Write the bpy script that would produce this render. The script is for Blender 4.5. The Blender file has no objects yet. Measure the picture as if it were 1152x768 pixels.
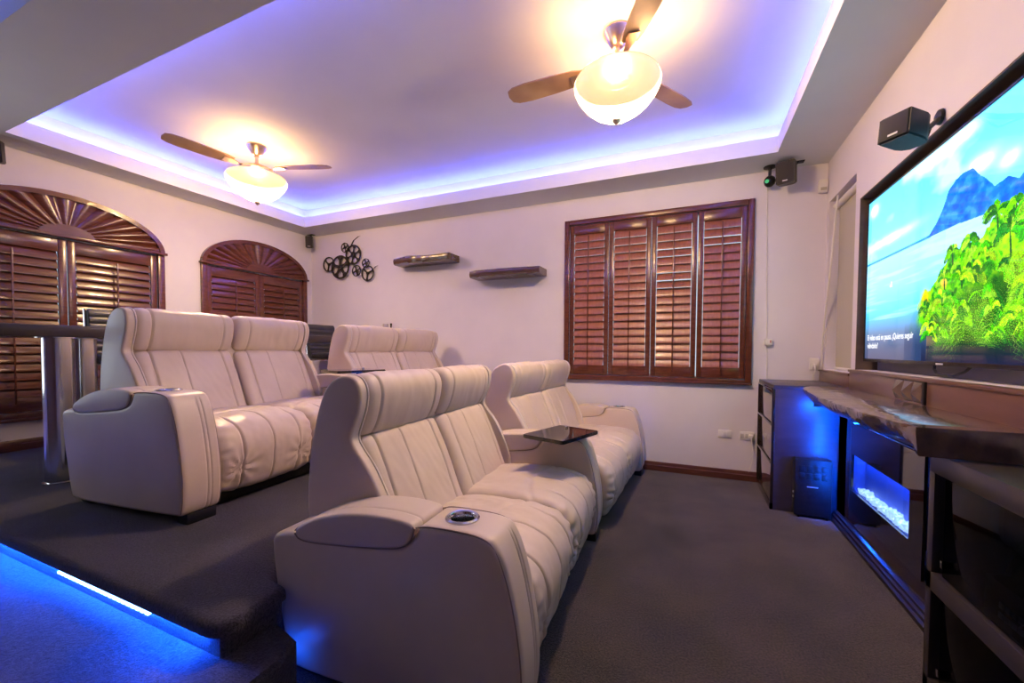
import bpy, bmesh, math, random
import numpy as np
from mathutils import Vector, Matrix, noise

random.seed(7)
sc = bpy.context.scene
COL = sc.collection
PI = math.pi

# ------------------------------------------------------------------ materials
def mat(name, color, rough=0.5, metal=0.0, emit=None, estr=0.0, coat=0.0, spec=0.5, alpha=1.0, trans=0.0):
    m = bpy.data.materials.new(name); m.use_nodes = True
    b = m.node_tree.nodes['Principled BSDF']
    b.inputs['Base Color'].default_value = (*color, 1)
    b.inputs['Roughness'].default_value = rough
    b.inputs['Metallic'].default_value = metal
    b.inputs['Coat Weight'].default_value = coat
    b.inputs['Specular IOR Level'].default_value = spec
    b.inputs['Transmission Weight'].default_value = trans
    if emit:
        b.inputs['Emission Color'].default_value = (*emit, 1)
        b.inputs['Emission Strength'].default_value = estr
    return m

def nodes(m):
    return m.node_tree.nodes, m.node_tree.links, m.node_tree.nodes['Principled BSDF']

def mix_noise(m, c1, c2, scale=5.0, detail=4, stretch=(1, 1, 1), lo=0.3, hi=0.7, bump=0.0, bscale=None, bdist=0.002):
    n, l, b = nodes(m)
    tc = n.new('ShaderNodeTexCoord'); mp = n.new('ShaderNodeMapping'); mp.inputs['Scale'].default_value = stretch
    l.new(tc.outputs['Object'], mp.inputs['Vector'])
    t = n.new('ShaderNodeTexNoise'); t.inputs['Scale'].default_value = scale; t.inputs['Detail'].default_value = detail
    l.new(mp.outputs['Vector'], t.inputs['Vector'])
    r = n.new('ShaderNodeValToRGB')
    r.color_ramp.elements[0].position = lo; r.color_ramp.elements[0].color = (*c1, 1)
    r.color_ramp.elements[1].position = hi; r.color_ramp.elements[1].color = (*c2, 1)
    l.new(t.outputs['Fac'], r.inputs['Fac']); l.new(r.outputs['Color'], b.inputs['Base Color'])
    if bump:
        t2 = t
        if bscale:
            t2 = n.new('ShaderNodeTexNoise'); t2.inputs['Scale'].default_value = bscale; t2.inputs['Detail'].default_value = 3
            l.new(mp.outputs['Vector'], t2.inputs['Vector'])
        bp = n.new('ShaderNodeBump'); bp.inputs['Strength'].default_value = bump; bp.inputs['Distance'].default_value = bdist
        l.new(t2.outputs['Fac'], bp.inputs['Height']); l.new(bp.outputs['Normal'], b.inputs['Normal'])
    return m

M = {}
M['wall'] = mix_noise(mat('wall_paint', (.755, .72, .80), .75), (.735, .70, .785), (.77, .735, .82), 3, bump=.05, bscale=60)
M['ceiling'] = mix_noise(mat('ceiling_paint', (.74, .76, .80), .8), (.725, .745, .785), (.755, .775, .815), 3, bump=.03, bscale=50)
M['trimwood'] = mix_noise(mat('dark_mahogany', (.10, .03, .02), .35, coat=.3), (.07, .02, .013), (.13, .045, .028), 6, stretch=(1, 1, 8))
M['shutter'] = mix_noise(mat('mahogany_shutter', (.11, .03, .017), .24, coat=.4), (.09, .025, .013), (.145, .042, .022), 5, stretch=(2, 2, 9), bump=.05)
M['louvre'] = mix_noise(mat('louvre_lit', (.3, .11, .07), .34, coat=.1), (.25, .085, .05), (.35, .125, .078), 5, stretch=(9, 2, 2))  # lighter copy of the shutter wood, warm light on these louvres in its colour
M['leather'] = mix_noise(mat('cream_leather', (.74, .64, .56), .36, spec=.5), (.66, .54, .445), (.72, .60, .50), 4, bump=.12, bscale=260, bdist=.0015)
M['leatherdark'] = mat('leather_seam', (.30, .22, .18), .6)
M['piping'] = mat('leather_piping', (.80, .72, .66), .4)
M['blackplastic'] = mix_noise(mat('black_plastic', (.012, .012, .014), .45, spec=.3), (.010, .010, .012), (.018, .018, .02), 40)
M['feet'] = mat('black_feet', (.01, .01, .012), .35)
M['steel'] = mix_noise(mat('brushed_steel', (.62, .62, .64), .16, 1.0), (.58, .58, .60), (.68, .68, .70), 60, stretch=(1, 1, .04))
M['chrome'] = mat('chrome', (.8, .8, .82), .08, 1.0)
M['bronze'] = mix_noise(mat('brushed_nickel', (.62, .48, .38), .28, 1.0), (.56, .43, .34), (.68, .54, .43), 30)
M['blade'] = mix_noise(mat('fan_blade_wood', (.32, .2, .13), .45), (.27, .16, .10), (.38, .25, .17), 6, stretch=(1, 1, 1))
M['carpet'] = mat('carpet_main', (.08, .07, .065), .95, spec=.1)
M['riser'] = mat('carpet_platform', (.06, .05, .06), .95, spec=.1)
M['lacquer'] = mix_noise(mat('dark_lacquer', (.02, .012, .012), .12, coat=.6), (.016, .009, .010), (.028, .016, .015), 3, stretch=(1, 1, 6))
M['satin'] = mix_noise(mat('satin_lacquer', (.06, .05, .07), .36), (.05, .04, .06), (.075, .062, .085), 3, stretch=(1, 1, 5))
M['slab'] = mix_noise(mat('live_edge_wood', (.12, .06, .04), .2, coat=.7), (.065, .04, .035), (.135, .085, .07), 4, detail=7, stretch=(5, .7, 3), bump=.015)
M['ledge'] = mix_noise(mat('ledge_wood', (.2, .1, .08), .3, coat=.3), (.13, .064, .05), (.19, .10, .078), 4, detail=6, stretch=(5, .6, 3))
M['shelfwood'] = mix_noise(mat('shelf_wood', (.07, .035, .025), .22, coat=.5), (.05, .024, .018), (.12, .06, .04), 5, detail=7, stretch=(1, 6, 6))
M['table'] = mix_noise(mat('bar_top_wood', (.04, .03, .03), .3, coat=.15), (.03, .022, .022), (.055, .038, .036), 4, stretch=(6, 1, 6))
M['tray'] = mix_noise(mat('tray_wood', (.018, .010, .010), .10, coat=.7), (.013, .008, .008), (.03, .016, .014), 5, stretch=(2, 8, 2))
M['stool'] = mix_noise(mat('stool_leather', (.03, .03, .04), .35, coat=.2), (.022, .022, .03), (.045, .045, .058), 8)
M['iron'] = mat('dark_iron', (.035, .03, .03), .4, .6)
M['white'] = mat('white_plastic', (.8, .78, .76), .4)
M['blackglass'] = mat('black_glass', (.004, .004, .006), .04, coat=1.0)
M['glass'] = mat('clear_glass', (1, 1, 1), .0, trans=1.0)
M['blind'] = mat('blind_cloth', (.50, .47, .38), .8)
M['nicheshade'] = mix_noise(mat('niche_shade_brown', (.10, .07, .06), .6), (.085, .06, .052), (.12, .085, .072), 4, stretch=(1, 1, 5))  # shade inside the niche put into this dark brown
M['niche'] = mat('niche_paint', (.22, .21, .24), .8)
M['tvframe'] = mat('tv_frame', (.03, .03, .035), .25, .3)
M['ledblue'] = mat('led_cove', (0, 0, 0), 1, emit=(.085, .125, 1.0), estr=80)
M['ledblue2'] = mat('led_cove_rear', (0, 0, 0), 1, emit=(.055, .14, 1.0), estr=50)
M['ledstrip'] = mat('led_strip', (0, 0, 0), 1, emit=(.006, .085, 1.0), estr=420)
M['ledslab'] = mat('led_slab', (0, 0, 0), 1, emit=(.01, .12, 1.0), estr=18)
M['ledside'] = mat('led_step_side', (0, 0, 0), 1, emit=(.01, .12, 1.0), estr=10)
M['ledcorner'] = mat('led_corner', (0, 0, 0), 1, emit=(.006, .085, 1.0), estr=32)
M['lededge'] = mat('led_fire_edge', (0, 0, 0), 1, emit=(.004, .10, 1.0), estr=700)
M['fireled'] = mat('fire_led', (0, 0, 0), 1, emit=(.01, .10, 1.0), estr=75)
def bowl_mat():
    m = mat('lamp_bowl', (.9, .82, .68), .25, emit=(1.0, .80, .42), estr=1.1); n, l, b = nodes(m)
    tr = n.new('ShaderNodeBsdfTransparent'); tr.inputs['Color'].default_value = (1.0, .90, .74, 1)
    mx = n.new('ShaderNodeMixShader'); mx.inputs['Fac'].default_value = .48
    l.new(tr.outputs[0], mx.inputs[1]); l.new(b.outputs[0], mx.inputs[2]); l.new(mx.outputs[0], n['Material Output'].inputs['Surface'])
    return m
M['bowl'] = bowl_mat()
M['crystal'] = mat('crystal', (.9, .92, .95), .1, emit=(.4, .65, 1.0), estr=1.2)  # crystals emit blue themselves in place of LED light on them
M['firebox'] = mat('firebox_led_tint', (.14, .17, .36), .5)  # blue of the LED light put into the firebox colour
M['silverprint'] = mat('silver_print', (.6, .6, .62), .4)
M['greenled'] = mat('green_led', (0, 0, 0), .5, emit=(.1, .8, .3), estr=.6)
M['red'] = mat('red_button', (.6, .08, .04), .4)
M['winframe'] = mat('window_frame_paint', (.34, .31, .28), .5)
M['plinth'] = mat('dark_plinth', (.016, .010, .011), .32)
M['bottle'] = mat('brown_glass', (.05, .025, .02), .1)
M['tumbler'] = mat('frosted_tumbler', (.8, .7, .7), .2, trans=.4)

def carpet_nodes(m, c1, c2):
    n, l, b = nodes(m)
    tc = n.new('ShaderNodeTexCoord')
    t = n.new('ShaderNodeTexNoise'); t.inputs['Scale'].default_value = 120; t.inputs['Detail'].default_value = 5; t.inputs['Roughness'].default_value = .75
    t3 = n.new('ShaderNodeTexNoise'); t3.inputs['Scale'].default_value = 3.0; t3.inputs['Detail'].default_value = 3
    l.new(tc.outputs['Object'], t.inputs['Vector']); l.new(tc.outputs['Object'], t3.inputs['Vector'])
    mx = n.new('ShaderNodeMath'); mx.operation = 'MULTIPLY_ADD'; mx.inputs[1].default_value = .3; 
    l.new(t3.outputs['Fac'], mx.inputs[0]); l.new(t.outputs['Fac'], mx.inputs[2])
    r = n.new('ShaderNodeValToRGB')
    r.color_ramp.elements[0].position = .54; r.color_ramp.elements[0].color = (*c1, 1)
    r.color_ramp.elements[1].position = .76; r.color_ramp.elements[1].color = (*c2, 1)
    l.new(mx.outputs[0], r.inputs['Fac']); l.new(r.outputs['Color'], b.inputs['Base Color'])
    bp = n.new('ShaderNodeBump'); bp.inputs['Strength'].default_value = 1.0; bp.inputs['Distance'].default_value = .012
    l.new(t.outputs['Fac'], bp.inputs['Height']); l.new(bp.outputs['Normal'], b.inputs['Normal'])
    b.inputs['Sheen Weight'].default_value = .25
carpet_nodes(M['carpet'], (.009, .007, .0058), (.115, .082, .067))
carpet_nodes(M['riser'], (.006, .005, .008), (.07, .058, .085))

# ------------------------------------------------------------------ mesh helpers
class MB:
    def __init__(s): s.bm = bmesh.new()
    def box(s, lo, hi, bev=0.0, seg=2):
        bm = s.bm
        vs = [bm.verts.new((x, y, z)) for x in (lo[0], hi[0]) for y in (lo[1], hi[1]) for z in (lo[2], hi[2])]
        fs = [bm.faces.new([vs[i] for i in q]) for q in ((0, 1, 3, 2), (4, 6, 7, 5), (0, 4, 5, 1), (2, 3, 7, 6), (0, 2, 6, 4), (1, 5, 7, 3))]
        if bev > 0:
            es = list({e for f in fs for e in f.edges})
            bmesh.ops.bevel(bm, geom=es, offset=bev, segments=seg, affect='EDGES', profile=.5)
        return s
    def obox(s, c, size, rot=(0, 0, 0), bev=0.0):
        """box centred on c turned by an euler"""
        t = MB(); h = [v / 2 for v in size]
        t.box([-v for v in h], h, bev)
        mx = Matrix.Translation(c) @ (Matrix.Rotation(rot[2], 4, 'Z') @ Matrix.Rotation(rot[1], 4, 'Y') @ Matrix.Rotation(rot[0], 4, 'X'))
        s.merge(t, mx); return s
    def merge(s, o, mx=None):
        if mx is not None: bmesh.ops.transform(o.bm, matrix=mx, verts=o.bm.verts)
        me = bpy.data.meshes.new('tmp'); o.bm.to_mesh(me); o.bm.free(); s.bm.from_mesh(me); bpy.data.meshes.remove(me)
        return s
    def lathe(s, prof, c=(0, 0, 0), seg=32, close=False):
        bm = s.bm; rings = []
        for r, z in prof:
            if r < 1e-6: rings.append([bm.verts.new((c[0], c[1], c[2] + z))])
            else: rings.append([bm.verts.new((c[0] + r * math.cos(2 * PI * k / seg), c[1] + r * math.sin(2 * PI * k / seg), c[2] + z)) for k in range(seg)])
        pairs = list(zip(rings, rings[1:]))
        if close: pairs.append((rings[-1], rings[0]))
        for a, b in pairs:
            for k in range(seg):
                k2 = (k + 1) % seg
                if len(a) == 1 and len(b) == 1: continue
                if len(a) == 1: bm.faces.new((a[0], b[k2], b[k]))
                elif len(b) == 1: bm.faces.new((a[k], a[k2], b[0]))
                else: bm.faces.new((a[k], a[k2], b[k2], b[k]))
        return s
    def tube(s, pts, r, seg=8, closed=False):
        bm = s.bm; pts = [Vector(p) for p in pts]; n = len(pts); rings = []
        up = Vector((0, 0, 1)); prev = None
        for i in range(n):
            if closed: d = pts[(i + 1) % n] - pts[i - 1]
            else: d = pts[min(i + 1, n - 1)] - pts[max(i - 1, 0)]
            d.normalize()
            if prev is None:
                a = d.cross(up)
                if a.length < 1e-3: a = d.cross(Vector((1, 0, 0)))
            else: a = prev - d * prev.dot(d)
            a.normalize(); prev = a; b = d.cross(a)
            rr = r[i] if isinstance(r, (list, tuple)) else r
            rings.append([bm.verts.new(pts[i] + (a * math.cos(2 * PI * k / seg) + b * math.sin(2 * PI * k / seg)) * rr) for k in range(seg)])
        for i in range(n if closed else n - 1):
            A, B = rings[i], rings[(i + 1) % n]
            for k in range(seg): bm.faces.new((A[k], A[(k + 1) % seg], B[(k + 1) % seg], B[k]))
        if not closed: bm.faces.new(rings[0][::-1]); bm.faces.new(rings[-1])
        return s
    def cyl(s, p0, p1, r, seg=20): return s.tube([p0, p1], r, seg)
    def prism(s, poly, axis, a0, a1, bev=0.0):
        """2-D polygon (pairs of the two other axes, in order) pushed along an axis"""
        bm = s.bm
        def P(q, a):
            v = [0, 0, 0]; o = [i for i in range(3) if i != axis]; v[o[0]], v[o[1]] = q; v[axis] = a; return v
        A = [bm.verts.new(P(q, a0)) for q in poly]; B = [bm.verts.new(P(q, a1)) for q in poly]; n = len(poly)
        fs = [bm.faces.new(A), bm.faces.new(B[::-1])]
        for i in range(n): fs.append(bm.faces.new((A[i], B[i], B[(i + 1) % n], A[(i + 1) % n])))
        if bev > 0:
            es = list({e for f in fs[:2] for e in f.edges})
            bmesh.ops.bevel(bm, geom=es, offset=bev, segments=2, affect='EDGES')
        return s
    def build(s, name, m, parent=None, smooth=True, angle=38):
        bm = s.bm
        bmesh.ops.recalc_face_normals(bm, faces=bm.faces)
        if smooth:
            for f in bm.faces: f.smooth = True
            for e in bm.edges:
                if len(e.link_faces) == 2 and e.calc_face_angle(0) > math.radians(angle): e.smooth = False
        me = bpy.data.meshes.new(name); bm.to_mesh(me); bm.free()
        me.materials.append(m)
        o = bpy.data.objects.new(name, me); COL.objects.link(o)
        if parent is not None: o.parent = parent
        return o

def tag(o, label=None, cat=None, group=None, kind=None):
    if label: o['label'] = label
    if cat: o['category'] = cat
    if group: o['group'] = group
    if kind: o['kind'] = kind
    return o

def thing(name, label, cat, loc=(0, 0, 0), rz=0.0, group=None):
    o = bpy.data.objects.new(name, None); COL.objects.link(o)
    o.location = loc; o.rotation_euler = (0, 0, rz); o.empty_display_size = .1
    return tag(o, label, cat, group)

def struct(mb, name, m, smooth=True):
    o = mb.build(name, m, None, smooth); o['kind'] = 'structure'; return o

def copy_tree(o, parent=None):
    c = o.copy(); COL.objects.link(c)
    if parent is not None: c.parent = parent
    for ch in list(o.children): copy_tree(ch, c)
    return c

def chaikin(p, it=2, closed=True):
    for _ in range(it):
        q = []
        n = len(p)
        for i in range(n if closed else n - 1):
            a, b = p[i], p[(i + 1) % n]
            q.append((a[0] * .75 + b[0] * .25, a[1] * .75 + b[1] * .25)); q.append((a[0] * .25 + b[0] * .75, a[1] * .25 + b[1] * .75))
        if not closed: q = [p[0]] + q + [p[-1]]
        p = q
    return p

def resample(p, ds, closed=True):
    P = np.array(list(p) + ([p[0]] if closed else [])); d = np.hypot(*np.diff(P, axis=0).T); s = np.concatenate([[0], np.cumsum(d)])
    n = max(8, int(s[-1] / ds)); t = np.linspace(0, s[-1], n + 1)
    if closed: t = t[:-1]
    return np.stack([np.interp(t, s, P[:, 0]), np.interp(t, s, P[:, 1])], 1)

def soft(profile, y0, y1, r=.02, ds=.012, dy=.014, seams=(), disp=None, it=2, hole=None):
    """upholstered solid: a closed side profile (x, z) pushed along y, edges rolled over, sewn grooves, wrinkles"""
    p = resample(chaikin(profile, it), ds)
    area = .5 * np.sum(p[:, 0] * np.roll(p[:, 1], -1) - np.roll(p[:, 0], -1) * p[:, 1])
    if area < 0: p = p[::-1]
    tg = np.roll(p, -1, 0) - np.roll(p, 1, 0); tg /= np.linalg.norm(tg, axis=1)[:, None] + 1e-9
    nr = np.stack([tg[:, 1], -tg[:, 0]], 1)
    for _ in range(2): nr = (np.roll(nr, 1, 0) + nr * 2 + np.roll(nr, -1, 0)) / 4
    st = []
    for k in range(6):
        a = k / 6 * PI / 2; st.append((y0 + r * (1 - math.cos(a)) if k else y0, r * (1 - math.sin(a))))
    ys = set(np.round(np.arange(y0 + r, y1 - r + 1e-6, max(dy, .004)), 5)); ys.add(round(y1 - r, 5))
    for sm in seams:
        for d in (-.012, -.007, -.0035, 0, .0035, .007, .012):
            if y0 + r < sm[0] + d < y1 - r: ys.add(round(sm[0] + d, 5))
    ys = sorted(ys); last = -9; keep = []
    for y in ys:
        if y - last > .0012: keep.append(y); last = y
    mid = [(y, 0.0) for y in keep]
    end = [(y1 - (y - y0), i) for y, i in st][::-1]
    allst = st + mid + end
    mb = MB(); bm = mb.bm; rings = []; n = len(p)
    for y, ins in allst:
        ring = []
        for i in range(n):
            o = -ins
            for sm in seams:
                ys_, dep, w = sm[:3]
                yy = ys_(p[i]) if callable(ys_) else ys_
                k = dep * math.exp(-((y - yy) / w) ** 2)
                if len(sm) > 3: k *= sm[3](p[i][0], p[i][1])
                o -= k
            if disp: o += disp(i / n, y, p[i][0], p[i][1]) * (1 - ins / r)
            ring.append(bm.verts.new((p[i][0] + nr[i][0] * o, y, p[i][1] + nr[i][1] * o)))
        rings.append(ring)
    for a, b in zip(rings, rings[1:]):
        for i in range(n):
            j = (i + 1) % n
            if hole:
                cx = (a[i].co + b[j].co) / 2
                if hole(cx): continue
            bm.faces.new((a[i], a[j], b[j], b[i]))
    bm.faces.new(rings[0]); bm.faces.new(rings[-1][::-1])
    return mb

def sstep(a, b, x):
    t = min(1, max(0, (x - a) / (b - a))); return t * t * (3 - 2 * t)

# ------------------------------------------------------------------ the room
XL, XR, YB, YF = -5.06, 1.046, 4.339, -2.6
ZS, ZF, ZC = 2.807, 2.935, 3.085

def wall_rects(u0, u1, v0, v1, holes):
    us = sorted({u0, u1, *[h[0] for h in holes], *[h[1] for h in holes]}); vs = sorted({v0, v1, *[h[2] for h in holes], *[h[3] for h in holes]})
    for a, b in zip(us, us[1:]):
        for c, d in zip(vs, vs[1:]):
            m = ((a + b) / 2, (c + d) / 2)
            if not any(h[0] < m[0] < h[1] and h[2] < m[1] < h[3] for h in holes): yield a, b, c, d

struct(MB().box((XL - .2, YF - .2, -.1), (XR + .4, YB + .2, 0)), 'floor', M['carpet'])
WB = (-1.21, .455, .95, 2.52)
mb = MB()
for a, b, c, d in wall_rects(XL - .2, XR + .4, 0, 3.2, [WB]): mb.box((a, YB, c), (b, YB + .14, d))
struct(mb, 'wall_back', M['wall'], False)
A1 = (1.05, 2.505); A2 = (2.855, 4.235)
mb = MB()
for a, b, c, d in wall_rects(YF - .2, YB, 0, 3.2, [(A1[0] + .06, A1[1] - .06, .68, 2.12), (A2[0] + .06, A2[1] - .06, .68, 2.12)]): mb.box((XL - .14, a, c), (XL, b, d))
struct(mb, 'wall_left', M['wall'], False)
NICHE = (1.60, 3.575, 1.075, 2.249); WR = (3.655, 4.27, 1.05, 2.455)
mb = MB()
for a, b, c, d in wall_rects(YF - .2, YB, 0, 3.2, [NICHE, WR]): mb.box((XR, a, c), (XR + .13, b, d))
mb.box((XR + .13, NICHE[0] - .1, NICHE[2] - .1), (XR + .17, NICHE[1] + .03, NICHE[3] + .1))
struct(mb, 'wall_right', M['wall'], False)
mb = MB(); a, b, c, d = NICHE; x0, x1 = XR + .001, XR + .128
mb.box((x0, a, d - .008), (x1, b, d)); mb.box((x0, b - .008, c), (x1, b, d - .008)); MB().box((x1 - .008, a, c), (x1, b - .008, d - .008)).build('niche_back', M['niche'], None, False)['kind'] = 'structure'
struct(mb, 'niche_shade_lining', M['nicheshade'], False)  # added dark lining, the niche shade is in its colour
struct(MB().box((XL - .2, YF - .14, 0), (XR + .4, YF, 3.2)), 'wall_front', mat('bounce_brown', (.16, .09, .065), .7), False)  # unseen wall, its brown made up to dim and warm bounced light

T1 = (-4.73, .615, 1.348, 3.95); T2 = (-4.73, .615, -2.1, .90)
mb = MB()
for a, b, c, d in wall_rects(XL, XR, YF, YB, [T1, T2]): mb.box((a, c, ZS), (b, d, ZF))
struct(mb, 'ceiling', M['ceiling'], False)
mb = MB(); mb.box((XL, YF, ZC), (XR, YB, ZC + .05))
SB = .13
for T in (T1, T2):
    x0, x1, y0, y1 = T[0] - SB, T[1] + SB, T[2] - SB, T[3] + SB
    mb.box((x0 - .03, y0 - .03, ZF), (x1 + .03, y0, ZC)); mb.box((x0 - .03, y1, ZF), (x1 + .03, y1 + .03, ZC))
    mb.box((x0 - .03, y0, ZF), (x0, y1, ZC)); mb.box((x1, y0, ZF), (x1 + .03, y1, ZC))
struct(mb, 'ceiling_upper', M['ceiling'], False)
for i, T in enumerate((T1, T2)):
    mb = MB(); e = .055; w = .014
    x0, x1, y0, y1 = T[0] - e, T[1] + e, T[2] - e, T[3] + e
    if i == 0:
        mb.box((x0, y0 - w, ZF), (x1, y0, ZF + .012)); mb.box((x0, y1, ZF), (x1, y1 + w, ZF + .012))
        mb.box((x0 - w, y0, ZF), (x0, y1, ZF + .012)); mb.box((x1, y0, ZF), (x1 + w, y1, ZF + .012))
    else:
        mb.box((x0, y1, ZF), (-2.6, y1 + w, ZF + .012)); mb.box((x0 - w, -.6, ZF), (x0, y1, ZF + .012))
    o = mb.build('cove_light_strip', M['ledblue' if i == 0 else 'ledblue2'])
    tag(o, ['blue light strip glowing inside the recessed ceiling tray with the two fans', 'blue light strip in the second ceiling tray above the top left corner'][i], 'light strip', 'blue cove light strips')

# platform for the back row and its lower step
PZ = .35; SZ = .229
def round_slab(mb, poly, z0, z1, r, n=5):
    P = np.array(poly); tg = np.roll(P, -1, 0) - np.roll(P, 1, 0); tg /= np.linalg.norm(tg, axis=1)[:, None] + 1e-9; nr = np.stack([tg[:, 1], -tg[:, 0]], 1)
    lev = [(0, z0), (0, z1 - r)] + [(r * (1 - math.cos(k / n * PI / 2)), z1 - r + r * math.sin(k / n * PI / 2)) for k in range(1, n + 1)]
    bm = mb.bm; R = [[bm.verts.new((p[0] - q[0] * d, p[1] - q[1] * d, z)) for p, q in zip(P, nr)] for d, z in lev]
    m = len(P)
    for a, b in zip(R, R[1:]):
        for k in range(m): bm.faces.new((a[k], a[(k + 1) % m], b[(k + 1) % m], b[k]))
    bm.faces.new(R[0][::-1]); bm.faces.new(R[-1])
    return mb
lipc = chaikin([(-1.50, .765), (-1.275, .765), (-1.305, .97), (-1.315, 1.022), (-1.445, 1.026), (-1.47, 1.2)], 3, False)
mb = MB(); round_slab(mb, [(XL, .765)] + lipc + [(-1.57, 2.75), (-1.57, YB), (XL, YB)], .305, PZ, .03)
mb.prism([(XL, .792), (-1.335, .792), (-1.325, .80), (-1.33, .96), (-1.335, 1.005), (-1.47, 1.01), (-1.59, 2.75), (-1.59, YB), (XL, YB)], 2, 0, .31)
struct(mb, 'floor_platform', M['riser'])
poly = [(XL, -.9), (-1.17, -.9), (-1.15, .5), (-1.15, .86), (-1.20, .955), (-1.32, .985), (-1.6, .99), (-1.6, .80), (XL, .80)]
mb = MB(); mb.prism(poly, 2, 0, SZ)
es = [e for e in mb.bm.edges if all(abs(v.co.z - SZ) < 1e-5 for v in e.verts)]
bmesh.ops.bevel(mb.bm, geom=es, offset=.015, segments=3, affect='EDGES')
struct(mb, 'floor_step', M['riser'])
tag(MB().box((-4.9, .776, .297), (-1.40, .791, .305)).build('step_light_strip', M['ledstrip']), 'blue light strip under the lip of the carpeted platform', 'light strip')
mb = MB()
for k in range(22): mb.box((-2.33 + k * .03, .766, .286), (-2.33 + k * .03 + .019, .778, .297), .002, 1)
o = mb.build('step_light_strip', mat('led_rope', (0, 0, 0), 1, emit=(.22, .5, 1.0), estr=9)); tag(o, 'bright bead of white blue light showing under the platform lip', 'light strip')
tag(MB().tube([(-1.255, .980, .10), (-1.30, .989, .12), (-1.35, .994, .12)], .005, 8).build('step_light_strip', M['ledcorner']), 'short blue light strip low behind the rear corner of the nearest loveseat', 'light strip')
tag(MB().tube([(-1.147, y, .165) for y in (.1, .3, .5, .62)], .006, 8).build('step_light_strip', M['ledside']), 'blue light strip on the side of the lower step behind the nearest loveseat', 'light strip')

# baseboards
def bboard_x(name, x0, x1, y, z):
    mb = MB(); mb.prism([(y, z), (y - .022, z), (y - .022, z + .052), (y - .014, z + .058), (y - .014, z + .070), (y - .009, z + .086), (y, z + .088)], 0, x0, x1)
    return struct(mb, name, M['trimwood'])
def bboard_y(name, y0, y1, x, z):
    mb = MB(); mb.prism([(x, z), (x + .022, z), (x + .022, z + .052), (x + .014, z + .058), (x + .014, z + .070), (x + .009, z + .086), (x, z + .088)], 1, y0, y1)
    return struct(mb, name, M['trimwood'])
bboard_x('baseboard_back', -1.57, .58, YB, 0)
bboard_x('baseboard_back_platform', XL, -1.57, YB, PZ)
bboard_y('baseboard_left', .77, YB, XL, PZ)
# door on the unseen front wall, mirrored in dark glass
o = struct(MB().box((-.9, YF, 0), (0, YF + .04, 2.05), .004), 'door_1', M['trimwood'])
MB().lathe([(0, 0), (.025, 0), (.025, .03), (.012, .035), (.03, .06), (.03, .08), (0, .09)], (-.12, 0, 0), 20).build('door_handle', M['steel'], o).location = (0, YF + .04, 1.0)
o.children[0].rotation_euler = (-PI / 2, 0, 0)

# ------------------------------------------------------------------ shutters
def louvre(mb, x0, x1, z, depth, ang, th=.011):
    """one tilted blade in the panel's own frame (x across, y towards the room is negative, z up)"""
    n = 10; pr = []
    for k in range(n):
        a = 2 * PI * k / n; pr.append((depth / 2 * math.cos(a), th / 2 * math.sin(a)))
    c, s = math.cos(ang), math.sin(ang)
    A = [mb.bm.verts.new((x0, y * c - zz * s, z + y * s + zz * c)) for y, zz in pr]
    B = [mb.bm.verts.new((x1, y * c - zz * s, z + y * s + zz * c)) for y, zz in pr]
    mb.bm.faces.new(A[::-1]); mb.bm.faces.new(B)
    for k in range(n): mb.bm.faces.new((A[k], A[(k + 1) % n], B[(k + 1) % n], B[k]))

def shutter_panel(parent, x0, x1, z0, z1, nl, top, bot, stile, ang, gaps=(), rod=True, lm='louvre'):
    """panel with stiles, rails, louvres and a tilt rod; drawn in x (across) and z, depth along y"""
    t = .028
    mb = MB()
    mb.box((x0, -t / 2, z0), (x0 + stile, t / 2, z1), .004); mb.box((x1 - stile, -t / 2, z0), (x1, t / 2, z1), .004)
    mb.box((x0 + stile, -t / 2 + .003, z1 - top), (x1 - stile, t / 2 - .003, z1), .002); mb.box((x0 + stile, -t / 2 + .003, z0), (x1 - stile, t / 2 - .003, z0 + bot), .002)
    p = mb.build('shutter_panel', M['shutter'], parent)
    lz0, lz1 = z0 + bot, z1 - top; pitch = (lz1 - lz0) / nl
    mb = MB()
    for k in range(nl):
        a = ang + random.uniform(-.03, .03)
        if k in gaps: a -= .22
        louvre(mb, x0 + stile + .004, x1 - stile - .004, lz0 + pitch * (k + .5), pitch * 1.16, a)
    mb.build('louvre', M[lm], p)
    if rod:
        xm = (x0 + x1) / 2
        MB().box((xm - .006, -.052, z0 + bot - .05), (xm + .006, -.040, z1 - top - pitch * .4), .002).build('tilt_rod', M['shutter'], p)
    return p

def pane(parent, x0, x1, z0, z1, y):
    return MB().box((x0, y, z0), (x1, y + .005, z1)).build('glass_pane', M['glass'], parent, False)

# window in the back wall: four panels
w = bpy.data.objects.new('window_1', None); COL.objects.link(w); w.location = (0, YB, 0); w['kind'] = 'structure'; w['label'] = 'wide window behind four mahogany shutter panels'
x0, x1, z0, z1 = -1.262, .508, .888, 2.576
mb = MB(); f = .052
mb.box((x0, -.034, z0), (x0 + f, .0, z1), .006); mb.box((x1 - f, -.034, z0), (x1, .0, z1), .006)
mb.box((x0 + f, -.034, z1 - f), (x1 - f, .0, z1), .006); mb.box((x0 + f, -.034, z0), (x1 - f, .0, z0 + f), .006)
mb.box((x0 - .004, -.044, z0), (x1 + .004, -.03, z0 + .018), .004)
mb.build('window_frame', M['shutter'], w)
pw = (x1 - x0 - 2 * f) / 4
for k in range(4):
    a = x0 + f + pw * k
    shutter_panel(w, a + .002 + (.004 if k == 3 else 0), a + pw - .002, z0 + f + .004, z1 - f - .004, 18, .095, .10, .046, math.radians(69), {2: (14, 11, 10), 3: (15,)}.get(k, ()))
pane(w, WB[0], WB[1], WB[2], WB[3], .09)

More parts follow.
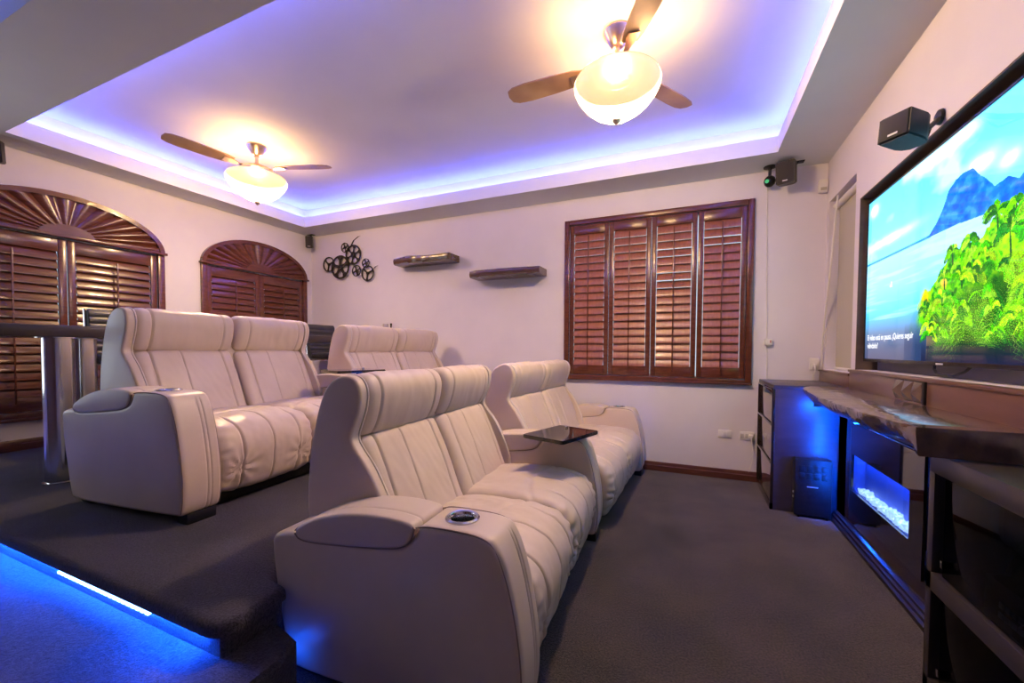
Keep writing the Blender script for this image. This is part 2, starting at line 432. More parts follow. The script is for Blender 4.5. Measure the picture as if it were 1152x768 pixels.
# arched windows in the left wall
def arch_window(name, label, ya, yb, panels):
    w = bpy.data.objects.new(name, None); COL.objects.link(w); w.location = (XL, (ya + yb) / 2, 0); w.rotation_euler = (0, 0, PI / 2); w['kind'] = 'structure'; w['label'] = label
    hw = (yb - ya) / 2; zs, rise, zb = 2.165, .37, .60
    mb = MB(); f = .06
    mb.box((-hw, -.036, zb), (-hw + f, 0, zs), .006); mb.box((hw - f, -.036, zb), (hw, 0, zs), .006); mb.box((-hw + f, -.036, zb), (hw - f, 0, zb + f), .006)
    mb.box((-hw - .012, -.05, zb - .012), (hw + .012, 0, zb + .018), .005)
    mb.build('window_frame', M['shutter'], w)
    # arched head: rim, ledge, sunburst of alternating ridges, hub
    mb = MB(); N = 40
    def ell(t, k=0.0): return ((hw - k) * math.cos(t), zs + (rise - k) * math.sin(t))
    O = [ell(PI * i / N) for i in range(N + 1)]; I = [ell(PI * i / N, .042) for i in range(N + 1)]
    bm = mb.bm
    q = [[bm.verts.new((x, y, z)) for (x, z) in R] for R, y in ((O, 0), (O, -.044), (I, -.044), (I, -.012))]
    for a, b in zip(q, q[1:]):
        for i in range(N): bm.faces.new((a[i], a[i + 1], b[i + 1], b[i]))
    mb.build('arch_rim', M['shutter'], w)
    MB().box((-hw - .014, -.062, zs - .014), (hw + .014, 0, zs + .012), .005).build('arch_ledge', M['shutter'], w)
    mb = MB(); bm = mb.bm; nr_ = 15; c = (0, zs + .005); S = nr_ * 8
    inner = []; outer = []
    for i in range(S + 1):
        t = PI * i / S; ph = math.sin(PI * i / 8); d = -.012 - .022 * abs(ph)
        ex, ez = ell(t, .036)
        inner.append(bm.verts.new((c[0] + .17 * math.cos(t), -.012 - .010 * abs(ph), c[1] + .085 * math.sin(t)))); outer.append(bm.verts.new((ex, d, ez)))
    for i in range(S): bm.faces.new((inner[i], inner[i + 1], outer[i + 1], outer[i]))
    mb.build('sunburst', M['shutter'], w, angle=60)
    mb = MB(); bm = mb.bm; H = [(c[0] + .185 * math.cos(PI * i / 20), c[1] + .098 * math.sin(PI * i / 20)) for i in range(21)]
    mb.prism(H, 1, -.046, -.004, .006); mb.build('sunburst_hub', M['shutter'], w)
    pwid = (2 * hw - 2 * f) / panels
    for k in range(panels):
        a = -hw + f + pwid * k
        shutter_panel(w, a + .004, a + pwid - .004, zb + f + .003, zs - .022, 17, .115, .12, .052, math.radians(70), (), True, 'shutter')  # darker louvre colour carries the weaker light on this wall
    pane(w, -hw + .06, hw - .06, .68, 2.12, .09)
    # plaster closing the head behind the sunburst
    mb = MB(); mb.prism([ell(PI * i / N, .01) for i in range(N + 1)], 1, -.008, -.001); mb.build('arch_backing', M['shutter'], w)
    return w
arch_window('window_2', 'large arched mahogany shutter window behind the bar table', *A1, 2)
arch_window('window_3', 'arched mahogany shutter window nearest the room corner', *A2, 2)

# added unseen glowing panel on the left wall, made up for cool fill
w = struct(MB().box((XL, -.25, .8), (XL + .02, .75, 2.3), .004), 'fill_panel', mat('fill_glow', (.8, .85, .9), .5, emit=(.85, .94, 1.0), estr=3.0))
mb = MB()
for lo, hi in (((-.32, .73), (-.25, 2.37)), ((.75, .73), (.82, 2.37)), ((-.25, .73), (.75, .80)), ((-.25, 2.30), (.75, 2.37))): mb.box((XL, lo[0], lo[1]), (XL + .035, hi[0], hi[1]), .004)
mb.build('window_frame', M['trimwood'], w)  # frame around the added fill panel
# small recessed window with roller blind in the right wall
w = bpy.data.objects.new('window_4', None); COL.objects.link(w); w['kind'] = 'structure'; w['label'] = 'narrow recessed window with a roller blind beside the television'
a, b, c, d = WR
mb = MB()
for lo, hi in (((XR + .085, a, c), (XR + .125, a + .04, d)), ((XR + .085, b - .04, c), (XR + .125, b, d)), ((XR + .085, a, c), (XR + .125, b, c + .04)), ((XR + .085, a, d - .04), (XR + .125, b, d))): mb.box(lo, hi, .004)
mb.build('window_frame', M['winframe'], w)
MB().box((XR + .10, a + .03, c + .03), (XR + .105, b - .03, d - .03)).build('glass_pane', M['glass'], w, False)
mb = MB(); mb.cyl((XR + .045, a + .02, d - .05), (XR + .045, b - .02, d - .05), .026, 20); mb.build('blind_roller', M['white'], w)
MB().box((XR + .058, a + .035, c + .012), (XR + .0605, b - .05, d - .05)).build('blind_cloth', M['blind'], w, False)
MB().box((XR + .052, a + .03, c + .004), (XR + .066, b - .045, c + .022), .003).build('blind_bottom_bar', M['white'], w)

# wooden ledge / backsplash along the television wall
mb = MB(); mb.box((1.022, .2, .93), (XR, 3.60, 1.062), .002); mb.box((1.012, .2, 1.058), (XR + .004, 3.60, 1.075), .003)
struct(mb, 'trim_1', M['ledge'])
mb = MB(); mb.box((1.022, 3.60, .93), (XR, YB, 1.03), .002); mb.box((1.014, 3.60, 1.028), (XR + .05, YB, 1.044), .003)
struct(mb, 'trim_2', M['ledge'])

# ------------------------------------------------------------------ television with its picture
TY0, TW, TZ0, TH, TX = 3.525, 1.88, 1.135, 1.06, 1.08

def paint(W, H):
    rng = np.random.default_rng(3)
    V, U = np.mgrid[0:H, 0:W]; u = (U + .5) / W; v = (V + .5) / H
    def n1(sx, sy, seed, oct=4):
        r = np.random.default_rng(seed); out = np.zeros((H, W)); amp = 1
        for o in range(oct):
            gx, gy = int(sx * 2 ** o) + 2, int(sy * 2 ** o) + 2; g = r.random((gy, gx))
            fx = u * (gx - 1.001); fy = v * (gy - 1.001); ix = fx.astype(int); iy = fy.astype(int); tx = fx - ix; ty = fy - iy
            tx = tx * tx * (3 - 2 * tx); ty = ty * ty * (3 - 2 * ty)
            out += amp * ((g[iy, ix] * (1 - tx) + g[iy, ix + 1] * tx) * (1 - ty) + (g[iy + 1, ix] * (1 - tx) + g[iy + 1, ix + 1] * tx) * ty); amp *= .5
        return out / (2 - 2 ** (1 - oct))
    img = np.zeros((H, W, 3))
    def C(*c): return np.array(c, float) / 255
    def lay(mask, col):
        mask = np.clip(mask, 0, 1)[..., None]; img[:] = img * (1 - mask) + np.asarray(col) * mask
    hz = .603
    t = np.clip((v - hz) / .4, 0, 1)[..., None]
    img[:] = C(120, 225, 255) * (1 - t) + C(85, 200, 250) * t
    cl = n1(5, 5, 11); lay(np.clip((cl - .56) * 5, 0, .75) * (v > hz), C(200, 240, 255))
    for cx, cy, rx, ry in ((.44, .955, .09, .03), (.56, .97, .06, .035), (.05, .93, .035, .035), (.63, .80, .05, .035), (.72, .75, .03, .03), (.16, .70, .16, .025)):
        m = np.exp(-(((u - cx) / rx) ** 2 + ((v - cy) / ry) ** 2)) * (.5 + n1(26, 16, 5)); lay(np.clip(m * 1.3, 0, .9) * (v > hz), C(225, 245, 255))
    # sea
    sea = v <= hz; t = np.clip((hz - v) / hz, 0, 1)
    colr = np.stack([np.interp(t, [0, .3, .55, .75, 1], x) for x in ([150, 130, 80, 90, 70], [215, 215, 185, 120, 80], [245, 250, 240, 160, 110])], -1) / 255
    img[sea] = colr[sea]
    streak = n1(4, 40, 21); lay(np.clip((streak - .5) * 2.2, 0, .5) * sea * (t < .6), C(190, 225, 250))
    lay(np.exp(-((v - hz) / .006) ** 2) * (u < .43) * .9, C(20, 120, 215))
    # far mountain
    mx = [.36, .42, .45, .487, .505, .525, .535, .57, .60, .612, .63, .643, .679, .72, .75, .80, .88, .95, 1.01]
    my = [.600, .610, .645, .71, .765, .785, .798, .803, .798, .782, .752, .735, .675, .685, .66, .72, .70, .68, .66]
    ridge = np.interp(u, mx, my) + (n1(60, 3, 8) - .5) * .012
    m = ((v < ridge) & (v > np.where(u < .56, hz - .004, np.interp(u, [.56, .76, 1], [hz - .006, .575, .57])))).astype(float)
    shade = n1(40, 30, 9)
    lay(m, C(10, 110, 225)); lay(m * np.clip((shade - .5) * 3, 0, .45), C(90, 170, 240)); lay(m * np.clip((.45 - shade) * 3, 0, .5), C(0, 70, 190))
    # beach haze by the far shore
    lay(((v < np.interp(u, [.5, .76, 1], [.60, .575, .57])) & (v > .50) & (u > .5)) * .6, C(170, 190, 225))
    # island greenery
    ix = [.385, .394, .42, .451, .489, .532, .56, .60, .642, .668, .707, .761, .85, 1.0]
    iy = [.26, .325, .345, .36, .425, .495, .49, .505, .49, .545, .575, .565, .62, .70]
    top = np.interp(u, ix, iy) + (n1(80, 8, 15) - .5) * .06
    bot = np.interp(u, [.385, .43, .50, .56, 1], [.25, .20, .12, .04, 0])
    m = ((v < top) & (v > bot) & (u > .386)).astype(float)
    lf = n1(70, 50, 31); lf2 = n1(16, 12, 33)
    lay(m, C(70, 190, 30)); lay(m * np.clip((lf - .5) * 7, 0, .9), C(150, 245, 20)); lay(m * np.clip((.49 - lf) * 7, 0, .9), C(5, 105, 30))
    lay(m * np.clip((lf2 - .52) * 5, 0, .6), C(190, 250, 30)); lay(m * np.clip((.42 - lf2) * 5, 0, .6), C(0, 90, 50))
    for cx, cy, rx, ry, cc in ((.41, .30, .018, .04, (255, 190, 20)), (.425, .245, .03, .025, (225, 160, 70)), (.50, .37, .015, .03, (240, 190, 70)), (.755, .33, .035, .05, (225, 160, 20)), (.775, .37, .03, .03, (240, 190, 40)), (.40, .21, .02, .03, (110, 240, 10)), (.47, .19, .03, .03, (120, 250, 20))):
        lay(np.clip(1.6 * np.exp(-(((u - cx) / rx) ** 2 + ((v - cy) / ry) ** 2)) * (.4 + n1(40, 30, 77)), 0, .95), C(*cc))
    # dark foreground gradient, reflected boards, trunk
    lay(np.clip((.20 - v) / .2, 0, 1) * .55 * (u < .40), C(60, 60, 85))
    b = (u > .425) & (u < .63) & (v < .19); lay(b * .8, C(150, 105, 75)); lay((b & ((v * 16) % 1 < .22)) * .8, C(50, 50, 70))
    lay(((u > .30) & (u < .425) & (v < .2)) * np.clip((.2 - v) / .15, 0, .8), C(25, 50, 90))
    lay(((abs(u - .525) < .014) & (v < .24)) * .85, C(45, 45, 60))
    lay(((u > .60) & (v < .07)) * np.clip((.075 - v) / .07, 0, .9), C(10, 25, 60))
    # palms: fronds drawn as arching strokes
    def stroke(pts, w0, w1, col):
        n = 60
        ts = np.linspace(0, 1, n); P = np.array(pts)
        q = ((1 - ts) ** 2)[:, None] * P[0] + (2 * ts * (1 - ts))[:, None] * P[1] + (ts ** 2)[:, None] * P[2]
        for k, (a, c) in enumerate(q):
            r = w0 + (w1 - w0) * ts[k]
            x, y = int(a * W), int(c * H); R = max(1, int(r * W + .5))
            y0_, y1_, x0_, x1_ = max(0, y - R), min(H, y + R + 1), max(0, x - R), min(W, x + R + 1)
            if y1_ > y0_ and x1_ > x0_: img[y0_:y1_, x0_:x1_] = col
    def frond(p0, p1, p2, col):
        n = 46; ts = np.linspace(0, 1, n); P = np.array([p0, p1, p2]); q = ((1 - ts) ** 2)[:, None] * P[0] + (2 * ts * (1 - ts))[:, None] * P[1] + (ts ** 2)[:, None] * P[2]
        for k in range(2, n - 1):
            d = q[k + 1] - q[k]; d = d / (np.hypot(*d) + 1e-9); ll = (.026 if abs(p2[0] - p0[0]) + abs(p2[1] - p0[1]) < .12 else .040) * math.sin(PI * (.1 + .85 * ts[k])) * (abs(p2[0] - p0[0]) + abs(p2[1] - p0[1])) / .2
            for sg in (-1, 1):
                nx, ny = -d[1] * sg + d[0] * .8, d[0] * sg + d[1] * .8; sh = rng.uniform(.6, 1.15)
                for t_ in np.linspace(0, 1, 7):
                    X, Y = int((q[k][0] + nx * ll * t_) * W), int((q[k][1] + (ny - .5 * t_) * ll * t_ * 1.6) * H)
                    if 0 <= X < W and 0 <= Y < H: img[Y, X] = np.clip(col * sh, 0, 1)
    def palm(cx, cy, L, nf, cols, up=.5):
        for k in range(nf):
            a = rng.uniform(-.35, PI + .35); l = L * rng.uniform(.6, 1.1); col = C(*cols[rng.integers(len(cols))]) * rng.uniform(.75, 1.1)
            ex, ey = cx + l * math.cos(a) * .75, cy + l * math.sin(a) * 1.0 - l * .45
            frond((cx, cy), ((cx + ex) / 2, cy + l * (up + .5 * math.sin(a))), (ex, ey), col)
    greens = [(60, 200, 20), (120, 240, 20), (20, 150, 40), (170, 250, 60), (10, 110, 40)]
    for cx, cy, L in ((.532, .485, .045), (.60, .505, .045), (.69, .565, .07), (.745, .575, .04), (.57, .42, .06), (.50, .38, .05), (.63, .45, .07), (.73, .48, .07), (.80, .55, .08), (.87, .60, .1)):
        stroke([(cx, cy), (cx + .004, cy - .05), (cx + .006, cy - .10)], .0016, .002, C(20, 80, 40))
        palm(cx, cy, L, 26, greens)
    for cx, cy, L in ((.50, .16, .15), (.60, .10, .16), (.76, .12, .24), (.84, .1, .3), (.69, .05, .28), (.67, .06, .32)):
        lay(np.clip(1.3 * np.exp(-(((u - cx) / (L * .45)) ** 2 + ((v - cy - L * .25) / (L * .5)) ** 2)), 0, .8), C(4, 62, 26))
        palm(cx, cy, L, 17, greens, .9)
    lay(np.clip((.11 - v) / .10, 0, 1) * .8 * (u > .4), C(12, 28, 55))
    for k in range(46):
        cx = rng.uniform(.41, .95); cy = rng.uniform(.10, max(.12, float(np.interp(cx, ix, iy)) - .08))
        palm(cx, cy, rng.uniform(.05, .11), 11, greens + [(190, 250, 40), (150, 250, 30)], .7)
    palm(.672, .05, .30, 15, [(150, 245, 40), (90, 220, 30), (190, 250, 90)], .9)
    lay(np.clip((.10 - v) / .10, 0, 1) * .8 * (u > .43), C(12, 28, 55))
    # little white boat
    lay(((abs(u - .198) < .008) & (abs(v - .425) < .006)) | ((abs(u - .201) < .002) & (abs(v - .437) < .012)), C(240, 240, 245))
    return np.clip(img, 0, 1) ** 2.2

def tv_screen(parent):
    W, H = 900, 507
    img = paint(W, H); bz = .010
    ys = np.linspace(TY0 - bz, TY0 - TW + bz, W); zs = np.linspace(TZ0 + bz + .006, TZ0 + TH - bz, H)
    co = np.zeros((H, W, 3)); co[..., 0] = TX - .0005; co[..., 1] = ys[None]; co[..., 2] = zs[:, None]
    idx = np.arange(H * W).reshape(H, W)
    faces = np.stack([idx[:-1, :-1], idx[1:, :-1], idx[1:, 1:], idx[:-1, 1:]], -1).reshape(-1, 4)
    me = bpy.data.meshes.new('screen'); me.vertices.add(H * W); me.vertices.foreach_set('co', co.ravel())
    nf = len(faces); me.loops.add(nf * 4); me.loops.foreach_set('vertex_index', faces.ravel()); me.polygons.add(nf); me.polygons.foreach_set('loop_start', np.arange(0, nf * 4, 4))
    me.update(calc_edges=True); me.validate()
    at = me.color_attributes.new('picture', 'FLOAT_COLOR', 'POINT')
    at.data.foreach_set('color', np.concatenate([img, np.ones((H, W, 1))], -1).ravel().astype(np.float32))
    m = mat('tv_picture', (.003, .003, .004), .07, coat=.3); n, l, b = nodes(m)
    ca = n.new('ShaderNodeVertexColor'); ca.layer_name = 'picture'
    l.new(ca.outputs['Color'], b.inputs['Emission Color']); b.inputs['Emission Strength'].default_value = TVSTR
    me.materials.append(m)
    o = bpy.data.objects.new('screen', me); COL.objects.link(o); o.parent = parent
    return o
TVSTR = 1.9

tv = thing('television', 'huge flat television showing a tropical island, set in the wall niche', 'television')
mb = MB(); mb.box((TX, TY0 - TW, TZ0), (TX + .045, TY0, TZ0 + TH), .004); mb.box((TX + .045, TY0 - TW + .3, TZ0 + .15), (TX + .06, TY0 - .3, TZ0 + TH - .2), .01)
mb.build('casing', M['tvframe'], tv)
mb = MB(); bz = .011
mb.box((TX - .006, TY0 - TW, TZ0), (TX, TY0, TZ0 + bz + .008), .001); mb.box((TX - .006, TY0 - TW, TZ0 + TH - bz), (TX, TY0, TZ0 + TH), .001)
mb.box((TX - .006, TY0 - bz, TZ0), (TX, TY0, TZ0 + TH), .001); mb.box((TX - .006, TY0 - TW, TZ0), (TX, TY0 - TW + bz, TZ0 + TH), .001)
mb.build('bezel', M['tvframe'], tv)
tv_screen(tv)
MB().box((TX - .008, 2.585 - .03, TZ0 + .004), (TX - .004, 2.585 + .03, TZ0 + .012), .001).build('maker_badge', M['silverprint'], tv)
mb = MB(); mb.box((TX + .06, 2.3, 1.45), (XR + .128, 2.8, 1.85), .005); mb.build('wall_bracket', M['blackplastic'], tv)

def text_mesh(name, body, size, width, m, mx, parent):
    cu = bpy.data.curves.new('t', 'FONT'); cu.body = body; cu.size = size; cu.offset = .0006
    ob = bpy.data.objects.new('t', cu); COL.objects.link(ob)
    dg = bpy.context.evaluated_depsgraph_get(); dg.update()
    me = bpy.data.meshes.new_from_object(ob.evaluated_get(dg)); bpy.data.objects.remove(ob)
    xs = [v.co.x for v in me.vertices]; k = width / (max(xs) - min(xs)); x0 = min(xs)
    for v in me.vertices: v.co.x = (v.co.x - x0) * k
    me.transform(mx); me.name = name; me.materials.clear(); me.materials.append(m)
    o = bpy.data.objects.new(name, me); COL.objects.link(o); o.parent = parent; return o
M['caption'] = mat('caption_white', (0, 0, 0), .3, emit=(1, 1, 1), estr=1.3)
face = Matrix(((0, 0, -1, 0), (-1, 0, 0, 0), (0, 1, 0, 0), (0, 0, 0, 1)))   # text x -> -y, text y -> z, facing -x
for body, vv, wd in (('El vídeo está en pausa. ¿Quieres seguir', .137, .615), ('viéndolo?', .088, .165)):
    text_mesh('caption', body, .05, wd, M['caption'], Matrix.Translation((TX - .0015, TY0 - .028 * TW, TZ0 + vv * TH - .006)) @ face, tv)
mb = MB(); pts = [(1.09, 2.66, 1.14), (1.085, 2.655, 1.115), (1.08, 2.62, 1.098), (1.075, 2.55, 1.09), (1.08, 2.48, 1.094), (1.09, 2.42, 1.115), (1.1, 2.395, 1.14)]
tag(mb.tube(pts, .006, 8).build('television_cable', M['blackplastic']), 'black cable looping below the television above the wooden ledge', 'cable')

# ------------------------------------------------------------------ loveseats
def rot_path(prof, y, idx0, idx1): return [(p[0], y, p[1]) for p in prof[idx0:idx1]]

ARM = [(.035, .505), (.09, .525), (.165, .528), (.20, .515), (.55, .548), (.63, .566), (.660, .60), (.672, .632), (.695, .641), (.78, .645), (.91, .641), (.95, .612), (.985, .52), (1.012, .40), (1.03, .27), (1.032, .15), (1.015, .055), (.97, .045), (.55, .03), (.13, .02), (.105, .06), (.08, .17), (.052, .32), (.036, .44)]
PAD = [(.150, .535), (.175, .506), (.30, .512), (.55, .541), (.622, .558), (.652, .592), (.662, .628), (.645, .644), (.55, .652), (.40, .642), (.26, .606), (.17, .562)]
PANEL = [(.03, .58), (.040, .72), (.065, .86), (.095, .97), (.130, 1.045), (.18, 1.086), (.235, 1.099), (.283, 1.083), (.308, 1.035), (.300, .965), (.275, .90), (.254, .845), (.285, .80), (.335, .745), (.385, .66), (.43, .57), (.46, .47), (.46, .20), (.30, .10), (.10, .10), (.05, .35)]
HEAD = [(.13, 1.02), (.155, 1.062), (.20, 1.092), (.245, 1.100), (.29, 1.085), (.314, 1.040), (.312, .985), (.296, .925), (.272, .868), (.252, .842), (.215, .846), (.17, .90), (.14, .96)]
BACKC = [(.20, .82), (.246, .846), (.272, .832), (.300, .775), (.345, .68), (.385, .58), (.420, .49), (.450, .42), (.440, .36), (.34, .36), (.24, .55), (.19, .72)]
SEAT = [(.37, .38), (.40, .445), (.50, .462), (.64, .468), (.78, .468), (.87, .462), (.945, .435), (.992, .385), (1.012, .315), (1.008, .235), (.990, .16), (.965, .10), (.93, .085), (.88, .10), (.84, .20), (.80, .31), (.70, .35), (.40, .33)]

def wr(a, b, c, s): return noise.noise(Vector((a, b, c + s)))

def make_arm(parent, y0, label=None):
    w = .19; cx, cy, cr = .785, y0 + w / 2, .046
    front = lambda x, z: sstep(.93, .96, x)
    hole = lambda c: c.z > .6 and (c.x - cx) ** 2 + (c.y - cy) ** 2 < (cr - .004) ** 2
    seams = [(y0 + .118, .0045, .0035, front), (y0 + .137, .0045, .0035, front)]
    a = soft(ARM, y0, y0 + w, .022, ds=.009, dy=.009, seams=seams, hole=hole, it=2).build('arm', M['leather'], parent)
    top = [(.67, .634), (.70, .6435), (.78, .6465), (.90, .643), (.945, .616), (.985, .515), (1.012, .395), (1.029, .27), (1.031, .15), (1.015, .07)]
    p = chaikin(top, 2, False)
    for yy in (y0 + .006, y0 + w - .006):
        MB().tube([(x - .006, yy, z - .006) for x, z in p], .0028, 6).build('seam', M['leatherdark'], a)
    pd = lambda s, y, x, z: .004 * math.sin(PI * (y - y0) / w)
    d = soft(PAD, y0 - .004, y0 + w + .004, .012, ds=.010, dy=.012, seams=[(y0 + .055, .003, .004, lambda x, z: 1.0 if z > .56 else 0.0)], disp=pd).build('arm_pad', M['leather'], parent)
    pp = chaikin([(.152, .545), (.17, .562), (.26, .606), (.40, .642), (.55, .652), (.645, .644), (.662, .628)], 2, False)
    pb = chaikin([(.662, .628), (.652, .592), (.622, .558), (.55, .541), (.30, .512), (.175, .506), (.152, .53)], 2, False)
    for yy, o_ in ((y0 - .003, 1), (y0 + w + .003, -1)):
        MB().tube([(x, yy + .006 * o_, z - .006) for x, z in pp], .0026, 6).build('seam', M['leatherdark'], d)
        MB().tube([(x, yy + .004 * o_, z) for x, z in pb], .0026, 6).build('seam', M['leatherdark'], d)
    mb = MB(); R = cr
    mb.lathe([(R - .008, -.075), (R - .004, -.02), (R - .003, .0), (R, .004), (R + .006, .005), (R + .011, .002), (R + .011, -.003), (R, -.004), (R, -.08), (0, -.082)][::-1] , (cx, cy, .6465), 40)
    mb.lathe([(R - .009, -.074), (0, -.074)], (cx, cy, .6465), 40)
    mb.build('cup_holder', M['steel'], parent)
    MB().box((.945, y0 + .03, .0), (1.012, y0 + w - .02, .055), .006).build('foot', M['feet'], parent)
    MB().box((.14, y0 + .03, .0), (.24, y0 + w - .03, .04), .006).build('foot', M['feet'], parent)

def make_sofa(name, label, wseat, left_arm, group):
    root = thing(name, label, 'sofa', group=group)
    y = 0.0
    if left_arm: make_arm(root, 0); ys = .19
    else: ys = .03
    ye = ys + 2 * wseat
    make_arm(root, ye)
    # hidden frame and back shell
    SH = [(x + (.012 if z > .15 else 0), z - .012) for x, z in PANEL]
    SH = [(min(x, .23 if z > .8 else (.25 if z > .6 else .33)), z) for x, z in SH]
    soft(SH, ys + .03, ye - .03, .012, ds=.03, dy=.2).build('back_shell', M['leather'], root)
    MB().box((.12, ys + .01, .012), (.90, ye - .01, .30), .01).build('base', M['feet'], root)
    # side panels with welt
    for k, yy in enumerate((ys - .022, ye - .028)):
        p = soft(PANEL, yy, yy + .05, .014, ds=.012, dy=.012).build('side_panel', M['leather'], root)
        pr = chaikin(PANEL, 2)
        edge = [q for q in pr if q[1] > .5 and (q[0] > .19 or q[1] > 1.07)]
        edge.sort(key=lambda q: (-0 if q[0] < .2 else 0, ))
        i0 = max(range(len(pr)), key=lambda i: pr[i][1] - abs(pr[i][0] - .16) * 3)
        seq = pr[i0:] + pr[:i0]; pts = []
        for q in seq:
            if q[1] < .50: break
            pts.append(q)
        yw = yy + (.046 if k == 0 else .004)
        MB().tube([(x, yw, z) for x, z in pts], .0048, 8).build('welt', M['piping'], p)
        yo = yy + (.006 if k == 0 else .044)
    # per seat: headrest, back cushion, seat cushion
    for s in range(2):
        a, b = ys + s * wseat, ys + (s + 1) * wseat
        if s == 0: a1, b1 = a + .027, b - .010
        else: a1, b1 = a + .010, b - .027
        yl, yr, ym = a1 + (.075 if s == 0 else .085), b1 - (.085 if s == 0 else .075), (a1 + b1) / 2
        sd = 13.7 * s + 3.1 * left_arm
        def hd(t, y, x, z, a1=a1, b1=b1, yl=yl, yr=yr, sd=sd):
            inn = sstep(yl, yl + .05, y) * sstep(yr, yr - .05, y)
            return .006 * math.sin(PI * min(1, max(0, (y - a1) / (b1 - a1)))) + inn * (.0038 * wr(y * 17 + 1.2 * wr(z * 9, y * 5, 0, sd), z * 5, x * 5, sd) + .0008 * wr(y * 42, z * 9, 0, sd)) + .0045 * wr(y * 7, z * 8, x * 8, sd + 5)
        soft(HEAD, a1, b1, .038, ds=.010, dy=.009, seams=[(yl, .009, .006), (yr, .009, .006)], disp=hd).build('headrest', M['leather'], root)
        def bd(t, y, x, z, a1=a1, b1=b1, yl=yl, yr=yr, ym=ym, sd=sd):
            q = (y - a1) / (b1 - a1)
            k = .010 * math.sin(PI * min(1, max(0, q)))
            k += .0035 * wr(y * 8 + z * 3, z * 7, 0, sd) + .0022 * wr(y * 34 + z * 14, z * 12, 0, sd + 2)
            k += .004 * sstep(.16, 0, q) * wr(y * 6, z * 55, 0, sd + 9)
            return k
        slant = lambda yy, k: (lambda pz: yy + k * (.85 - pz[1]))
        soft(BACKC, a1, b1, .042, ds=.012, dy=.010, seams=[(yl, .010, .006), (yr, .010, .006), (ym - .05, .006, .004)], disp=bd).build('back_cushion', M['leather'], root)
        a2, b2 = a + .006, b - .006; wl, wrr = a2 + .12, b2 - .12; sm = (a2 + b2) / 2
        def sdp(t, y, x, z, a2=a2, b2=b2, wl=wl, wrr=wrr, sm=sm, sd=sd):
            q = (y - a2) / (b2 - a2)
            k = .016 * (1 - abs(2 * q - 1) ** 3)
            f = sstep(.82, .95, x)
            tx, tz = x - .985, z - .19
            for yc in (wl - .02, wrr + .02):          # gathered tufts low on the front corners
                rr = math.hypot(y - yc, (z - .21)); ang = math.atan2(z - .21, y - yc)
                k += f * (-.012 * math.exp(-(rr / .035) ** 2) + .005 * math.sin(ang * 9 + sd) * math.exp(-((rr - .06) / .06) ** 2))
            k += f * sstep(.10, .02, min(y - a2, b2 - y)) * .005 * math.sin(z * 120 + 4 * wr(y * 9, z * 9, 0, sd))
            k += (1 - f) * (.004 * wr(x * 10, y * 10, 0, sd) + .0035 * math.exp(-((x - .62) / .012) ** 2) * -1 * sstep(.2, .3, q) * sstep(.8, .7, q))
            k += .0055 * wr(y * 11, x * 11, z * 11, sd + 3) + .0018 * wr(y * 34, x * 26, z * 34, sd)
            fold = x - .70 - .10 * abs(2 * q - 1) ** 2 + .012 * wr(y * 14, 0, 0, sd)
            k -= .011 * math.exp(-(fold / .016) ** 2) * (1 - f)
            return k
        front = lambda x, z: sstep(.66, .74, x)
        wing = lambda x, z: sstep(.80, .90, x)
        soft(SEAT, a2, b2, .045, ds=.010, dy=.010, seams=[(wl, .010, .006, wing), (wrr, .010, .006, wing), (sm, .008, .005, front)], disp=sdp).build('seat_cushion', M['leather'], root)
    return root

GS = 'cream leather home theatre loveseats'
s1 = make_sofa('loveseat', 'cream leather loveseat closest to the camera, cup holder in its near arm', .62, True, GS)
s1.location = (-1.46, 1.03, 0); s1.rotation_euler = (0, 0, math.radians(3))
s2 = make_sofa('loveseat', 'cream leather loveseat in the front row under the four panel shutter window', .66, False, GS)
s2.location = (-1.475, 2.722, 0); s2.rotation_euler = (0, 0, math.radians(-2))
s3 = copy_tree(s1); s3.location = (-3.2, 1.07, PZ); s3.rotation_euler = (0, 0, math.radians(3.5)); s3['label'] = 'cream leather loveseat on the platform next to the steel table post'
s4 = copy_tree(s2); s4.location = (-3.10, 2.775, PZ); s4.rotation_euler = (0, 0, math.radians(-2)); s4['label'] = 'cream leather loveseat at the far end of the platform below the wall shelves'

s3.scale = (1, 1, .985); s4.scale = (1, 1, .972)

def tray_table(label, loc, rz, arm_loc):
    t = thing('tray_table', label, 'tray table', loc, rz, 'swivel tray tables on the armrests')
    hx, hy, r = .148, .205, .022; P = []
    for cx, cy, a0 in ((hx - r, hy - r, 0), (-hx + r, hy - r, 90), (-hx + r, -hy + r, 180), (hx - r, -hy + r, 270)):
        for k in range(5): a = math.radians(a0 + 22.5 * k); P.append((cx + r * math.cos(a), cy + r * math.sin(a)))
    mb = MB(); mb.prism(P, 2, 0, .022, .004); mb.build('table_top', M['tray'], t)
    dx, dy = arm_loc
    mb = MB(); mb.lathe([(0, -.05), (.012, -.05), (.012, -.024), (.045, -.022), (.045, -.001), (0, -.001)], (dx, dy, 0), 24); mb.build('swivel_post', M['blackplastic'], t)
    mb = MB(); mb.lathe([(0, .0), (.012, .0), (.012, .010), (.009, .012), (0, .012)], (dx + .02, dy, .0215), 16); mb.build('knob', M['chrome'], t)
    return t
def place_tray(label, sofa, armx, army, cx, cy, rz):
    """tray centre (cx, cy) in the sofa's own frame"""
    a = sofa.rotation_euler.z; o = sofa.location
    f = lambda x, y: Vector((o.x + x * math.cos(a) - y * math.sin(a), o.y + x * math.sin(a) + y * math.cos(a), 0))
    c = f(cx, cy); p = f(armx, army); d = p - c; ang = a + rz
    return tray_table(label, (c.x, c.y, o.z + .672 * sofa.scale.z), ang, (d.x * math.cos(ang) + d.y * math.sin(ang), -d.x * math.sin(ang) + d.y * math.cos(ang)))
